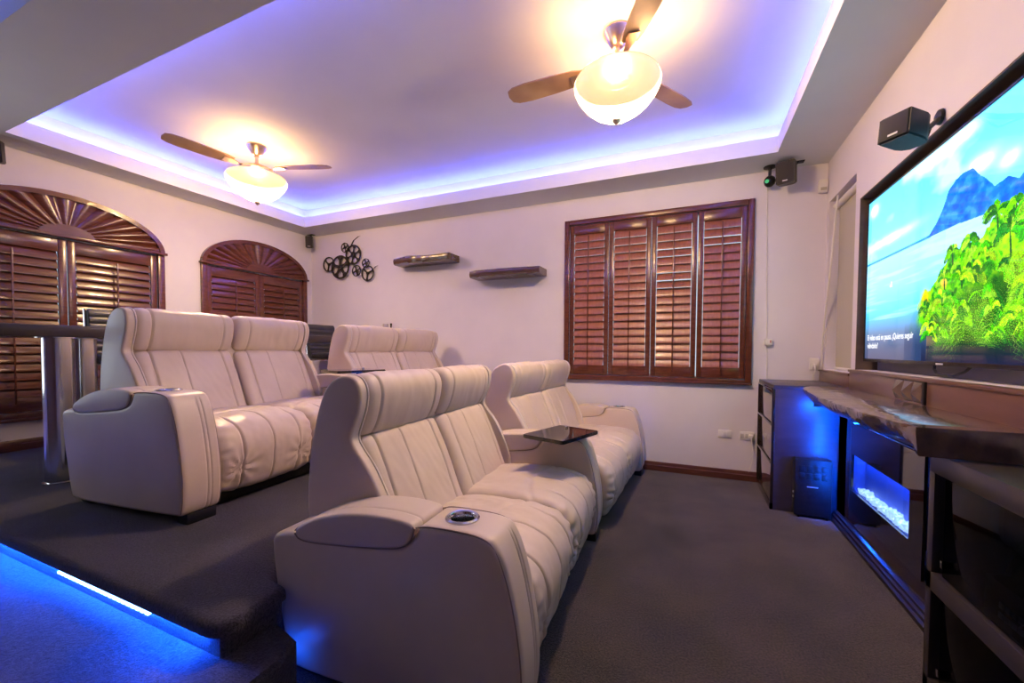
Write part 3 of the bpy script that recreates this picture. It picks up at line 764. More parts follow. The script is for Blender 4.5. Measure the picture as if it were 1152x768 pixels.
place_tray('dark glossy swivel tray on the arm between the two front row loveseats', s1, .785, 1.525, .81, 1.36, math.radians(-20))
place_tray('dark swivel tray on the platform loveseat arm, seen edge on above the front row headrest', s3, .785, 1.525, .81, 1.40, math.radians(-20))

# ------------------------------------------------------------------ bar table and stools
t = thing('bar_table', 'long dark bar height table on steel posts behind the back row', 'table', (-3.86, 2.4, PZ))
MB().box((-.31, -1.86, .913), (.31, 1.90, .985), .006).build('table_top', M['table'], t)
for x, y in ((.205, -1.165), (-.09, -.94), (.205, 1.30), (-.09, 1.5)):
    MB().lathe([(0, 0), (.085, 0), (.085, .006), (.073, .010), (.073, .905), (.1, .907), (.1, .913), (0, .913)], (x, y, 0), 40).build('leg', M['steel'], t)
def stool(label, x, y):
    s = thing('bar_stool', label, 'bar stool', (x, y, PZ), 0, 'dark leather bar stools')
    MB().lathe([(0, 0), (.20, 0), (.205, .006), (.19, .014), (.05, .028), (.03, .05), (.028, .68), (.05, .70), (0, .70)], seg=36).build('pedestal', M['chrome'], s)
    mb = MB(); mb.tube([(.0 + .13 * math.cos(a), .13 * math.sin(a), .30) for a in [2 * PI * k / 28 for k in range(28)]], .010, 8, True); mb.cyl((-.13, 0, .30), (.13, 0, .30), .008, 8); mb.build('footrest', M['chrome'], s)
    soft([(-.19, .72), (-.20, .77), (-.17, .80), (.17, .80), (.205, .77), (.19, .72)], -.21, .21, .03, dy=.02, seams=[(k * .07, .008, .008) for k in (-2, -1, 0, 1, 2)]).build('seat', M['stool'], s)
    bk = lambda t_, yy, xx, zz: .008 * abs(math.sin(zz * PI / .055))
    soft([(-.19, .70), (-.225, .74), (-.245, .95), (-.262, 1.14), (-.25, 1.165), (-.235, 1.165), (-.222, 1.14), (-.205, .95), (-.17, .74), (-.165, .70)], -.22, .22, .014, ds=.008, dy=.04, disp=bk).build('backrest', M['stool'], s)
    for k in (-1, 1): MB().tube([(-.255, k * .226, 1.165), (-.245, k * .226, .98), (-.225, k * .226, .74), (-.19, k * .226, .708), (.15, k * .226, .708)], .009, 8).build('side_frame', M['chrome'], s)
    return s
stool('dark leather bar stool in front of the large arched window', -4.32, 1.93)
stool('dark leather bar stool in the room corner beyond the smaller arched window', -4.32, 4.05)

o = thing('bottle', 'small dark bottle on the table, just above the farthest headrest', 'bottle', (-3.585, 4.295, PZ + .985)); o.scale = (1, 1, 1.15)
MB().lathe([(0, 0), (.026, 0), (.028, .004), (.028, .085), (.022, .105), (.010, .12), (.010, .145), (.012, .147), (.012, .158), (0, .158)], seg=24).build('glass_body', M['bottle'], o)
MB().lathe([(0, .156), (.0125, .156), (.0125, .172), (0, .173)], seg=20).build('cap', M['blackplastic'], o)
o = MB().lathe([(0, 0), (.028, 0), (.030, .003), (.034, .185), (.031, .187), (.028, .01), (0, .008)], seg=28).build('tumbler', M['tumbler']); o.location = (-3.595, 4.20, PZ + .985)
tag(o, 'pale tumbler on the bar table beside the small dark bottle', 'glass')

# ------------------------------------------------------------------ media furniture on the right
cab = thing('storage_cabinet', 'tall dark lacquered cabinet with mirrored doors in the far right corner', 'cabinet', (.573, 3.621, 0))
mb = MB(); mb.box((.012, 0, 0), (.473, .705, .915), .003); mb.box((.0, .0, .915), (.449, .715, .945), .003); mb.build('body', M['satin'], cab)
mirror = mat('smoked_mirror', (.55, .47, .43), .05, .95)
for z0, z1 in ((.055, .34), (.37, .63), (.66, .90)):
    d = MB().box((.0, .02, z0), (.014, .695, z1), .002).build('door', mirror, cab)
    MB().box((-.008, .02, z1 + .004), (.014, .695, z1 + .022), .003).build('handle_rail', M['lacquer'], d)
mb = MB(); mb.box((-.006, .0, .0), (.014, .02, .915), .002); mb.box((-.006, .695, .0), (.014, .715, .915), .002); mb.box((-.006, .0, .0), (.014, .715, .05), .002); mb.build('face_frame', M['lacquer'], cab)

sp = thing('speaker_box', 'black floor speaker with slotted front against the blue lit cabinet side', 'speaker', (.705, 3.535, 0))
MB().box((0, 0, .015), (.222, .075, .425), .006).build('casing', M['blackplastic'], sp)
mb = MB()
for i in range(4):
    for j in range(2): mb.box((.022 + i * .046, -.004, .28 + j * .055), (.060 + i * .046, .002, .325 + j * .055), .002)
mb.build('front_grille', M['blackplastic'], sp)
MB().box((.075, -.003, .225), (.14, .001, .231), .001).build('name_strip', M['silverprint'], sp)
mb = MB()
for z in (.14, .17): mb.lathe([(0, 0), (.007, 0), (.007, .006), (0, .008)], (0, 0, 0), 12)
for k, z in enumerate((.14, .175)):
    q = MB(); q.lathe([(0, 0), (.008, 0), (.008, .006), (0, .009)], (0, 0, 0), 14); mb2 = q.build('knob', M['silverprint'], sp); mb2.rotation_euler = (0, -PI / 2, 0); mb2.location = (.002, .03, z)
mb.bm.free()
for x in (.02, .19): MB().box((x, .005, 0), (x + .015, .07, .016)).build('foot', M['feet'], sp)

fs = thing('fireplace_console', 'glossy dark panelled base with moulded plinth around the blue fireplace', 'cabinet', (0, 0, 0))
FX = .975
mb = MB()
FH = (2.38, 3.29, .18, .742)
for a, b, c, d in wall_rects(1.95, 3.60, .07, .845, [FH]): mb.box((FX, a, c), (XR - .002, b, d))
mb.box((FX, 3.44, .07), (FX + .02, 3.60, .845), .002)
mb.build('panel', M['lacquer'], fs, False)
mb = MB(); mb.prism([(.932, 0), (.932, .02), (.944, .026), (.944, .042), (.955, .048), (.955, .062), (.970, .070), (XR - .002, .070), (XR - .002, 0)], 1, 1.95, 3.60); mb.build('plinth_moulding', M['plinth'], fs)
fp = thing('electric_fireplace', 'wide electric fireplace with black glass front, blue glow and white crystals', 'fireplace', (0, 0, 0))
mb = MB(); O = (2.505, 3.262, .315, .548)
for a, b, c, d in wall_rects(FH[0], FH[1], FH[2], FH[3], [O]): mb.box((FX - .022, a, c), (FX - .010, b, d))
mb.build('front_frame', M['blackglass'], fp, False)
mb = MB(); mb.box((FX + .055, O[0] - .02, O[2] - .03), (FX + .060, O[1] + .02, O[3] + .03)); mb.box((FX - .010, O[0] - .02, O[2] - .03), (FX + .06, O[1] + .02, O[2] - .02)); mb.box((FX - .010, O[0] - .02, O[3] + .02), (FX + .06, O[1] + .02, O[3] + .03))
mb.box((FX - .010, O[0] - .025, O[2] - .03), (FX + .06, O[0] - .018, O[3] + .03)); mb.box((FX - .010, O[1] + .018, O[2] - .03), (FX + .06, O[1] + .025, O[3] + .03))
mb.build('firebox', M['firebox'], fp, False)
mb = MB(); mb.box((FX - .006, O[0], O[2] - .019), (FX + .002, O[1], O[2] - .012)); mb.box((FX + .046, O[0], O[2] - .019), (FX + .052, O[1], O[2] - .012)); mb.build('led_bar', M['fireled'], fp, False)
mb = MB(); mb.box((FX - .004, O[0], O[3] + .012), (FX + .05, O[1], O[3] + .017)); mb.build('led_bar', M['fireled'], fp, False)
mb = MB()
for k in range(420):
    y = random.uniform(O[0] + .02, O[1] - .02); x = random.uniform(FX + .004, FX + .05); z = O[2] + random.uniform(.0, .035) * random.random() + .004; r = random.uniform(.007, .014)
    q = MB(); bmesh.ops.create_icosphere(q.bm, subdivisions=1, radius=r)
    mb.merge(q, Matrix.Translation((x, y, z)) @ Matrix.Rotation(random.uniform(0, 6), 4, (random.random(), random.random(), 1)))
o = mb.build('crystals', M['crystal'], fp, False); o['kind'] = 'stuff'
MB().box((FX - .004, O[0] - .018, O[2] - .012), (FX + .054, O[1] + .018, O[2] + .002)).build('ember_tray', M['firebox'], fp)
MB().box((FX - .0095, O[0] - .01, O[2] - .01), (FX - .0065, O[1] + .01, O[3] + .01)).build('front_pane', M['glass'], fp, False)

# live edge slab
def slab():
    ys = np.linspace(1.825, 3.615, 110)
    fx = np.interp(ys, [1.825, 2.0, 2.18, 2.45, 2.714, 3.0, 3.3, 3.47, 3.58, 3.615], [.705, .688, .668, .662, .656, .672, .70, .722, .765, .80])
    mb = MB(); bm = mb.bm; rows = []
    for y, x in zip(ys, fx):
        w = .010 * noise.noise(Vector((y * 9, 1.3, 0))) + .005 * noise.noise(Vector((y * 30, 4, 0)))
        w2 = .022 * noise.noise(Vector((y * 5, 9.1, 0))) + .010 * noise.noise(Vector((y * 22, 2, 0)))
        b = .012 * noise.noise(Vector((y * 6, 3.1, 2)))
        e_ = sstep(1.825, 1.95, y); b *= e_
        pr = [(1.020, .945), (x + w + .006, .945), (x + w, .940), (x + w * 1.2 + .004, .918), (x + .022 + w2, .895), (x + .05 + w2 * 1.2, .872 + b), (x + .085 + w2, .853 + b), (x + .12, .846), (1.020, .846)]
        st_ = (1.020, x, x, x, x + .002, x + .004, x + .006, x + .01, 1.020)
        rows.append([bm.verts.new((px * e_ + q_ * (1 - e_), y, pz)) for (px, pz), q_ in zip(pr, st_)])
    n = len(rows[0])
    for a, b in zip(rows, rows[1:]):
        for k in range(n): bm.faces.new((a[k], a[(k + 1) % n], b[(k + 1) % n], b[k]))
    bm.faces.new(rows[0]); bm.faces.new(rows[-1][::-1])
    return mb
tag(slab().build('live_edge_slab', M['slab'], angle=50), 'thick polished live edge wood slab running under the television', 'counter slab')
o = MB().box((.963, 3.294, .20), (.9735, 3.300, .74)).build('fireplace_edge_light', M['lededge']); MB().box((.957, 3.291, .19), (.961, 3.306, .75)).build('spill_shield', M['feet'], o)  # shield added to cut the strip's spill towards the room
tag(o, 'thin vertical blue light at the far edge of the fireplace front', 'light strip')
tag(MB().box((.93, 2.25, .828), (.942, 3.50, .840)).build('counter_light_strip', M['ledslab']), 'blue light strip glowing beneath the live edge slab', 'light strip')

o = MB().box((.79, 3.45, .828), (.94, 3.46, .838)).build('counter_light_strip', M['lededge']); MB().box((.785, 3.443, .816), (.945, 3.448, .845)).box((.785, 3.448, .816), (.945, 3.462, .822)).build('spill_shield', M['feet'], o)  # shield added to keep the strip's light off the floor
tag(o, 'short blue light strip tucked under the slab end facing the cabinet', 'light strip')
cn = thing('media_console', 'dark metal framed media console with glass doors at the right edge', 'media console', (.79, 1.94, 0))
L = 1.55; D = .245; bronze = mat('bronze_metal', (.05, .042, .047), .34, .35)
mb = MB(); mb.box((0, -L, .775), (D, 0, .845), .003); mb.build('top', bronze, cn)
mb = MB()
for y0 in (-.035, -.80, -L): mb.box((0, y0, 0), (.035, y0 + .035, .78), .002)
for y0 in (-.035, -L): mb.box((D - .035, y0, 0), (D, y0 + .035, .78), .002)
mb.box((0, -L, .36), (.035, 0, .425), .002); mb.box((0, -L, .0), (.035, 0, .045), .002)
mb.build('frame', bronze, cn)
MB().box((.03, -L + .01, .385), (D - .01, -.01, .40), .001).build('shelf', M['lacquer'], cn)
MB().box((D - .012, -L, .02), (D - .002, 0, .78)).build('back_panel', M['blackplastic'], cn)
mb = MB(); mb.box((.03, -.02, .02), (D - .01, -.008, .78)); mb.build('end_panel', M['lacquer'], cn)
smoked = mat('smoked_glass', (.16, .20, .32), .03, trans=1.0); smoked.node_tree.nodes['Principled BSDF'].inputs['IOR'].default_value = 1.14
for z0, z1, y0, y1 in ((.43, .772, -.76, -.075), (.05, .355, -.76, -.075), (.43, .772, -L + .04, -.80), (.05, .355, -L + .04, -.80)):
    d = MB().box((.012, y0, z0), (.018, y1, z1), .001).build('glass_door', smoked, cn)
    MB().box((.006, y1 - .006, z0 + .03), (.012, y1 + .004, z0 + .055), .001).build('hinge', M['chrome'], d)
rc = thing('amplifier', 'black audio receiver with rows of buttons behind the console glass', 'receiver', (.83, 1.47, .40))
MB().box((0, -.22, .008), (.17, .22, .14), .004).build('casing', M['blackplastic'], rc)
mb = MB()
for i in range(7):
    for j in range(2): mb.box((-.004, -.01 + i * .024, .045 + j * .028), (.0, .008 + i * .024, .062 + j * .028), .001)
mb.build('buttons', M['silverprint'], rc)
mb = MB(); q = MB(); q.lathe([(0, 0), (.028, 0), (.026, .02), (0, .021)], seg=24); kn = q.build('volume_knob', M['silverprint'], rc); kn.rotation_euler = (0, -PI / 2, 0); kn.location = (0, -.12, .075)
mb.bm.free()
for y in (-.19, .17): MB().box((.01, y, 0), (.03, y + .02, .009)).build('foot', M['feet'], rc)
sb = thing('set_top_box', 'flat black set top box lying on the media console below the slab end', 'set-top box', (.94, 1.52, .845))
MB().box((-.02, -.17, .004), (.075, .20, .034), .004).build('casing', M['blackglass'], sb)
mb = MB(); mb.box((-.022, .05, .014), (-.019, .058, .02)); mb.build('front_light', M['silverprint'], sb)
for y in (-.15, .17): MB().box((0, y, 0), (.05, y + .012, .005)).build('foot', M['feet'], sb)

# faceted relief tile on the ledge
rt = thing('relief_tile', 'row of three faceted pyramid tiles set in the wood under the television', 'decor tile', (1.022, 2.73, 1.003))
for k in range(3):
    mb = MB(); bm = mb.bm; y1 = .15 - k * .10; y0 = y1 - .095; z0, z1 = -.052, .052
    c = [bm.verts.new((0, y, z)) for y, z in ((y0, z0), (y1, z0), (y1, z1), (y0, z1))]; ap = bm.verts.new((-.028, (y0 + y1) / 2 + .01, -.006)); bk = [bm.verts.new((.004, v.co.y, v.co.z)) for v in c]
    for i in range(4): bm.faces.new((c[i], c[(i + 1) % 4], ap)); bm.faces.new((c[i], c[(i + 1) % 4], bk[(i + 1) % 4], bk[i]))
    bm.faces.new(bk)
    mb.build('pyramid', M['slab'], rt, False)
MB().box((-.01, -.172, -.055), (.004, -.150, .055), .001).build('end_strip', M['blackplastic'], rt)

# ------------------------------------------------------------------ things on the back wall
def wall_shelf(label, x0, x1, z0, z1, wavy, seed):
    N = 60; mb = MB(); bm = mb.bm; rows = []
    for k in range(N + 1):
        x = x0 + (x1 - x0) * k / N; q = k / N
        d = .25 - (.05 * sstep(.3, 0, q) if wavy else .02 * sstep(.12, 0, q)) + .008 * noise.noise(Vector((q * 7, seed, 0)))
        up = (.010 * math.sin(q * 5 + 1) - .012 * sstep(.35, .0, q)) if wavy else .004 * math.sin(q * 4)
        yb = YB; yf = YB - d
        rows.append([bm.verts.new(v) for v in ((x, yb, z0), (x, yf + .03 + .01 * noise.noise(Vector((q * 11, seed, 3))), z0), (x, yf + .008, z0 + .012), (x, yf, (z0 + z1) / 2), (x, yf + .006, z1 + up - .006), (x, yf + .014, z1 + up), (x, yb, z1))])
    n = 7
    for a, b in zip(rows, rows[1:]):
        for k in range(n): bm.faces.new((a[k], a[(k + 1) % n], b[(k + 1) % n], b[k]))
    bm.faces.new(rows[0]); bm.faces.new(rows[-1][::-1])
    return tag(mb.build('wall_shelf', M['shelfwood'], None, True, 30), label, 'shelf', 'floating wood shelves on the back wall')
wall_shelf('higher floating dark wood shelf beside the film reel wall art', -3.42, -2.587, 2.245, 2.325, True, 1.0)
wall_shelf('lower floating dark wood shelf beside the shutter window', -2.32, -1.474, 2.010, 2.085, False, 5.0)

art = thing('reel_wall_art', 'dark metal wall art of seven linked film reels above the far corner', 'wall art', (0, YB, 0))
def reel(x, z, r, kind, dy):
    mb = MB(); T = .012
    def ring(r0, r1, n=40):
        for k in range(n):
            a, b = 2 * PI * k / n, 2 * PI * (k + 1) / n
            P = [(r0 * math.cos(a), r0 * math.sin(a)), (r1 * math.cos(a), r1 * math.sin(a)), (r1 * math.cos(b), r1 * math.sin(b)), (r0 * math.cos(b), r0 * math.sin(b))]
            A = [mb.bm.verts.new((px, -T / 2, pz)) for px, pz in P]; B = [mb.bm.verts.new((px, T / 2, pz)) for px, pz in P]
            mb.bm.faces.new(A); mb.bm.faces.new(B[::-1]); mb.bm.faces.new((A[1], B[1], B[2], A[2])); mb.bm.faces.new((A[0], A[3], B[3], B[0]))
    ring(r * .86, r)
    nsp = {0: 3, 1: 5, 2: 6, 3: 4}[kind]
    hub = r * {0: .20, 1: .24, 2: .30, 3: .26}[kind]; ring(hub * .35, hub, 24)
    for k in range(nsp):
        a = 2 * PI * k / nsp + .35; ca, sa = math.cos(a), math.sin(a); w0, w1 = r * {0: .10, 1: .13, 2: .07, 3: .12}[kind], r * {0: .16, 1: .30, 2: .20, 3: .26}[kind]
        rr = [(hub * .8, w0), (r * .6, w0 * .8), (r * .90, w1)]
        P = [(ca * q - sa * ww, sa * q + ca * ww) for q, ww in rr] + [(ca * q + sa * ww, sa * q - ca * ww) for q, ww in rr[::-1]]
        mb.prism(P, 1, -T / 2 + .001, T / 2 - .001)
    o = mb.build('film_reel', M['iron'], art, False); o.location = (x, dy, z)
for x, z, r, k, dy in ((-4.69, 2.382, .105, 0, -.028), (-4.462, 2.325, .162, 1, -.042), (-4.24, 2.48, .135, 2, -.028), (-4.375, 2.586, .066, 3, -.042), (-4.17, 2.256, .076, 3, -.042), (-4.007, 2.345, .062, 3, -.042), (-3.988, 2.213, .105, 0, -.028)): reel(x, z, r, k, dy)
for pts in ([(-4.30, -.02, 2.60), (-4.24, -.03, 2.67), (-4.15, -.035, 2.715), (-4.12, -.03, 2.72)], [(-3.89, -.025, 2.27), (-3.86, -.03, 2.29), (-3.825, -.03, 2.30)]):
    mb = MB()
    for a, b in zip(pts, pts[1:]):
        mb.bm.faces.new([mb.bm.verts.new(v) for v in ((a[0], a[1] - .002, a[2]), (b[0], b[1] - .002, b[2]), (b[0] + .004, b[1] + .02, b[2] + .006), (a[0] + .004, a[1] + .02, a[2] + .006))])
    bmesh.ops.solidify(mb.bm, geom=mb.bm.faces, thickness=.004); mb.build('film_strip', M['iron'], art)
mb = MB()
for x, z in ((-4.69, 2.382), (-4.462, 2.325), (-4.24, 2.48), (-4.375, 2.586), (-4.17, 2.256), (-4.007, 2.345), (-3.988, 2.213)): mb.cyl((x, -.045, z), (x, 0, z), .006, 8)
mb.build('standoff', M['iron'], art)

def plate(label, x0, x1, z0, z1, sockets):
    t = thing('outlet_plate', label, 'outlet', ((x0 + x1) / 2, YB, (z0 + z1) / 2), 0, 'white plates low on the back wall'); hw, hh = (x1 - x0) / 2, (z1 - z0) / 2
    MB().box((-hw, -.010, -hh), (hw, 0, hh), .003).build('cover', M['white'], t)
    mb = MB()
    for k in range(sockets): x = -hw + (2 * hw) * (k + .5) / sockets; mb.box((x - .014, -.012, -.02), (x + .014, -.006, .02), .002)
    mb.build('insert', mat('plate_insert', (.55, .53, .5) if sockets > 1 else (.72, .7, .68), .4), t)
    return t
plate('blank white wall plate left of the plugged in outlet', .249, .362, .385, .455, 1)
plate('white outlet with a charger plugged in, next to the dark cabinet', .428, .545, .378, .455, 3)
pl = thing('power_plug', 'white plug with a cord hanging from the outlet near the cabinet', 'plug', (.515, YB - .012, .418))
MB().box((-.018, -.04, -.016), (.018, 0, .016), .005).build('body', M['white'], pl)
MB().tube([(0, -.035, -.012), (.004, -.05, -.06), (.02, -.045, -.14), (.012, -.035, -.22), (-.004, -.03, -.29), (-.012, -.028, -.325)], .0035, 6).build('cord', M['white'], pl)
sw = thing('wall_switch', 'small white switch box with red button under the thin vertical cable', 'switch', (.635, YB, 1.285))
MB().box((-.03, -.035, -.03), (.03, 0, .022), .004).build('housing', M['white'], sw)
MB().box((.012, -.038, -.012), (.019, -.034, .012), .001).build('button', M['red'], sw)
cam = thing('wall_camera', 'small dark dome camera hung from the soffit beside the corner speaker', 'camera', (.605, 4.24, ZS))
mb = MB(); mb.lathe([(0, 0), (.05, 0), (.05, -.008), (.02, -.014), (.012, -.03), (.012, -.10), (0, -.10)], seg=24); mb.build('mount', M['blackplastic'], cam)
mb = MB(); mb.lathe([(0, .048), (.02, .044), (.038, .028), (.046, 0), (.038, -.028), (.02, -.044), (0, -.048)], (0, 0, -.125), 28); mb.build('dome', M['blackplastic'], cam)
q = MB(); q.lathe([(0, 0), (.016, 0), (.016, .006), (0, .008)], seg=20); e = q.build('lens', M['greenled'], cam); e.location = (-.025, -.038, -.135); e.rotation_euler = (PI / 2, 0, -.6)
tag(MB().tube([(.60, YB - .006, 2.66), (.612, YB - .006, 1.9), (.625, YB - .006, 1.31), (.628, YB - .006, 1.25), (.632, YB - .006, .95)], .004, 6).build('camera_cable', M['white']), 'thin white cable running down the wall from the camera to the switch', 'cable')
md = thing('motion_sensor', 'small white sensor in the upper corner beside the television wall', 'sensor', (1.01, YB, 2.60))
MB().box((-.035, -.05, -.05), (.03, 0, .06), .012).build('housing', M['white'], md); MB().box((-.024, -.054, -.035), (.02, -.048, -.01), .002).build('lens', M['blind'], md)

def satellite(label, c, size, rz, rx, mount, group='black satellite speakers'):
    t = thing('satellite_speaker', label, 'speaker', c, 0, group); w, d, h = size
    R = Matrix.Rotation(rz, 4, 'Z') @ Matrix.Rotation(rx, 4, 'X')
    prof = [(-w / 2, -d / 2), (w / 2, -d / 2), (w / 2, d * .15), (w * .42, d * .35), (w * .22, d * .5), (-w * .22, d * .5), (-w * .42, d * .35), (-w / 2, d * .15)]
    mb = MB(); mb.prism(prof, 2, -h / 2, h / 2, .006); bmesh.ops.transform(mb.bm, matrix=R, verts=mb.bm.verts); mb.build('cabinet', M['blackplastic'], t)
    mb = MB(); mb.box((-w / 2 + .006, -d / 2 - .004, -h / 2 + .006), (w / 2 - .006, -d / 2 + .002, h / 2 - .006), .003); bmesh.ops.transform(mb.bm, matrix=R, verts=mb.bm.verts); g = mb.build('grille', mat('speaker_cloth', (.03, .026, .026), .85), t)
    mb = MB(); mb.box((-.018, -d / 2 - .006, -h / 2 + .018), (.018, -d / 2 - .003, -h / 2 + .026)); bmesh.ops.transform(mb.bm, matrix=R, verts=mb.bm.verts); mb.build('badge', M['silverprint'], g)
    b = R @ Vector((0, d / 2 - .01, 0)); m = Vector(mount) - Vector(c)
    mb = MB(); mid = (b + m) / 2 + Vector((0, 0, -.01)); mb.tube([b, mid, m], .011, 10); mb.build('bracket_arm', M['blackplastic'], t)
    return t, m
t, m = satellite('black satellite speaker on a wall arm above the television', (.845, 2.36, 2.165), (.12, .15, .115), math.radians(-52), math.radians(-6), (XR - .004, 2.57, 2.288))
MB().lathe([(0, 0), (.035, 0), (.032, .012), (.015, .02), (0, .02)], seg=20).build('wall_plate', M['blackplastic'], t).location = m; t.children[-1].rotation_euler = (0, -PI / 2, 0)
MB().tube([Vector(m) + Vector((-.03, -.01, -.02)), Vector(m) * .6 + Vector((0, 0, -.07)), Vector(m) * .35 + Vector((0, .02, -.03))], .004, 6).build('wire', M['blackplastic'], t)
t, m = satellite('black satellite speaker hanging from the soffit near the television corner', (.715, 4.15, 2.70), (.135, .13, .18), math.radians(-22), math.radians(8), (.80, 4.22, ZS))
MB().box((-.05, -.03, -.006), (.05, .03, 0), .002).build('ceiling_plate', M['blackplastic'], t).location = m
t, m = satellite('black satellite speaker hanging in the corner between arched window and reels', (-4.93, 4.20, 2.69), (.09, .08, .16), math.radians(35), math.radians(8), (-4.96, 4.25, ZS))
MB().box((-.05, -.03, -.006), (.05, .03, 0), .002).build('ceiling_plate', M['blackplastic'], t).location = m
t, m = satellite('black satellite speaker high on the left wall, cut by the picture edge', (-4.90, 1.33, 2.69), (.12, .12, .16), math.radians(60), math.radians(10), (XL, 1.36, 2.72))
MB().lathe([(0, 0), (.035, 0), (.032, .012), (0, .015)], seg=20).build('wall_plate', M['blackplastic'], t).location = m; t.children[-1].rotation_euler = (0, PI / 2, 0)
tag(MB().tube([(1.03, 4.0, 2.42), (1.028, 4.12, 1.9), (1.028, 4.25, 1.45), (1.03, 4.30, 1.2), (1.035, 4.325, 1.06)], .007, 8).build('blind_cord', M['white']), 'pale cord slanting down beside the narrow window blind', 'cord')
tp = thing('wall_jack', 'white jack plate with cables above the dark corner cabinet', 'outlet', (.985, YB, 1.09))
MB().box((-.035, -.012, -.05), (.035, 0, .05), .003).build('cover', M['white'], tp); MB().box((-.015, -.03, -.03), (.015, -.01, .0), .003).build('jack', M['white'], tp)
MB().tube([(0, -.028, -.02), (.0, -.04, -.06), (-.01, -.03, -.10), (-.015, -.03, -.143)], .004, 6).build('cord', M['white'], tp)

# ------------------------------------------------------------------ ceiling fans with bowl lamps
def fan(label, x, y, a0):
    t = thing('ceiling_fan', label, 'ceiling fan', (x, y, ZC), 0, 'ceiling fans with bowl lamps')
    MB().lathe([(0, 0), (.082, 0), (.085, -.012), (.076, -.030), (.058, -.058), (.040, -.088), (.030, -.096), (.018, -.10), (0, -.10)], seg=40).build('canopy', M['bronze'], t)
    MB().cyl((0, 0, -.09), (0, 0, -.20), .014, 16).build('downrod', M['bronze'], t)
    MB().lathe([(0, -.165), (.030, -.165), (.040, -.175), (.050, -.19), (.105, -.20), (.135, -.215), (.15, -.24), (.145, -.262), (.12, -.275), (.09, -.282), (0, -.285)], seg=48).build('motor_housing', M['bronze'], t)
    MB().lathe([(.09, -.276), (.238, -.284), (.244, -.290), (.236, -.292), (.09, -.290)], seg=48, close=True).build('uplight_block', M['bronze'], t)  # added pan that keeps the bulb light off the ceiling
    b = MB().lathe([(.243, -.292), (.252, -.310), (.248, -.335), (.228, -.375), (.192, -.42), (.145, -.462), (.09, -.495), (.035, -.512), (0, -.515)], seg=48).build('lamp_bowl', M['bowl'], t)
    MB().lathe([(0, -.51), (.020, -.512), (.024, -.52), (.018, -.532), (.010, -.54), (0, -.546)], seg=24).build('finial', M['bronze'], t)
    for k in range(3):
        a = a0 + 2 * PI * k / 3; mb = MB(); bm = mb.bm
        st = [(.20, .045), (.26, .060), (.40, .068), (.58, .072), (.66, .066), (.70, .045), (.71, .0)]
        P = [(r, w) for r, w in st] + [(r, -w) for r, w in st[-2::-1]]
        mb.prism(P, 2, -.004, .004, .002)
        bmesh.ops.transform(bm, matrix=Matrix.Rotation(a, 4, 'Z') @ Matrix.Translation((0, 0, -.205)) @ Matrix.Rotation(math.radians(11), 4, 'X'), verts=bm.verts)
        bl = mb.build('blade', M['blade'], t)
        mb = MB(); mb.prism([(.10, .012), (.17, .016), (.24, .035), (.28, .030), (.28, -.030), (.24, -.035), (.17, -.016), (.10, -.012)], 2, -.006, .0, .001)
        bmesh.ops.transform(mb.bm, matrix=Matrix.Rotation(a, 4, 'Z') @ Matrix.Translation((0, 0, -.212)) @ Matrix.Rotation(math.radians(11), 4, 'X'), verts=mb.bm.verts)
        mb.build('blade_iron', M['bronze'], bl)
    return t
fan('bronze ceiling fan with glowing bowl lamp nearer the television', -.43, 2.53, math.radians(-62))
fan('bronze ceiling fan with glowing bowl lamp above the platform seats', -3.75, 2.62, math.radians(20))

# ------------------------------------------------------------------ light, camera, world
BULB = 250; SIDEB = 105; UPB = 11
def bulb(x, y, z, e, c=(1, .76, .50), r=.055, kind='POINT'):
    l = bpy.data.lights.new('bulb', kind)
    if kind == 'SPOT': l.spot_size = math.radians(172); l.spot_blend = 1.0
    l.energy = e; l.color = c; l.shadow_soft_size = r
    o = bpy.data.objects.new('bulb', l); o.location = (x, y, z); COL.objects.link(o); return o

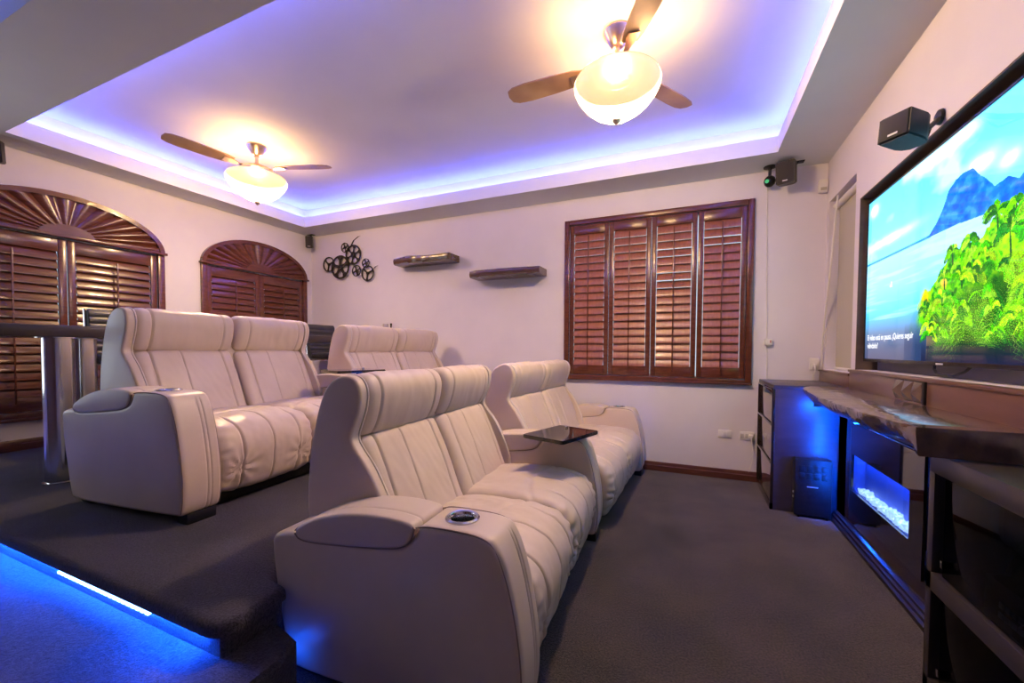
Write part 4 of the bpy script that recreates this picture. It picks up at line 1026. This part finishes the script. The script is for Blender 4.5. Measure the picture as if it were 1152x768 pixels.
for (fx, fy, a0) in ((-.43, 2.53, math.radians(-62)), (-3.75, 2.62, math.radians(20))):
    bulb(fx, fy, ZC - .345, BULB if fx > -2 else BULB * .85, kind='SPOT'); bulb(fx, fy, ZC - .345, SIDEB if fx > -2 else SIDEB * .55)
    for k in range(3):
        a = a0 + PI / 3 + 2 * PI * k / 3
        bulb(fx + .205 * math.cos(a), fy + .205 * math.sin(a), ZC - .255, UPB, (1, .55, .22), r=.05)  # added uplights standing in for the bowl's glow on the ceiling


wd = bpy.data.worlds.new('daylight'); sc.world = wd; wd.use_nodes = True
wd.node_tree.nodes['Background'].inputs['Color'].default_value = (.80, .92, 1.0, 1); wd.node_tree.nodes['Background'].inputs['Strength'].default_value = .9

cd = bpy.data.cameras.new('camera'); co = bpy.data.objects.new('camera', cd); COL.objects.link(co); sc.camera = co
yaw, pit, rol = .41158, -.030261, .005529; F, CX, CY = 462.976, 575.154, 407.192
fw = Vector((-math.sin(yaw) * math.cos(pit), math.cos(yaw) * math.cos(pit), math.sin(pit))); r0 = Vector((math.cos(yaw), math.sin(yaw), 0)); u0 = r0.cross(fw)
rr = r0 * math.cos(rol) + u0 * math.sin(rol); uu = rr.cross(fw)
mx = Matrix.Identity(4)
for i in range(3): mx[i][0], mx[i][1], mx[i][2] = rr[i], uu[i], -fw[i]
mx[2][3] = 1.2
co.matrix_world = mx
cd.sensor_fit = 'HORIZONTAL'; cd.sensor_width = 36; cd.lens = F / 1152 * 36; cd.shift_x = (576 - CX) / 1152; cd.shift_y = (CY - 384) / 1152; cd.clip_start = .02; cd.clip_end = 100

sc.view_settings.view_transform = 'Standard'; sc.view_settings.look = 'None'; sc.view_settings.gamma = 1; sc.view_settings.use_curve_mapping = False
sc.view_settings.exposure = 0.0
cy = sc.cycles
cy.use_denoising = True; cy.max_bounces = 8; cy.diffuse_bounces = 4; cy.glossy_bounces = 4; cy.transmission_bounces = 6
cy.sample_clamp_indirect = 6.0; cy.caustics_reflective = False; cy.caustics_refractive = False
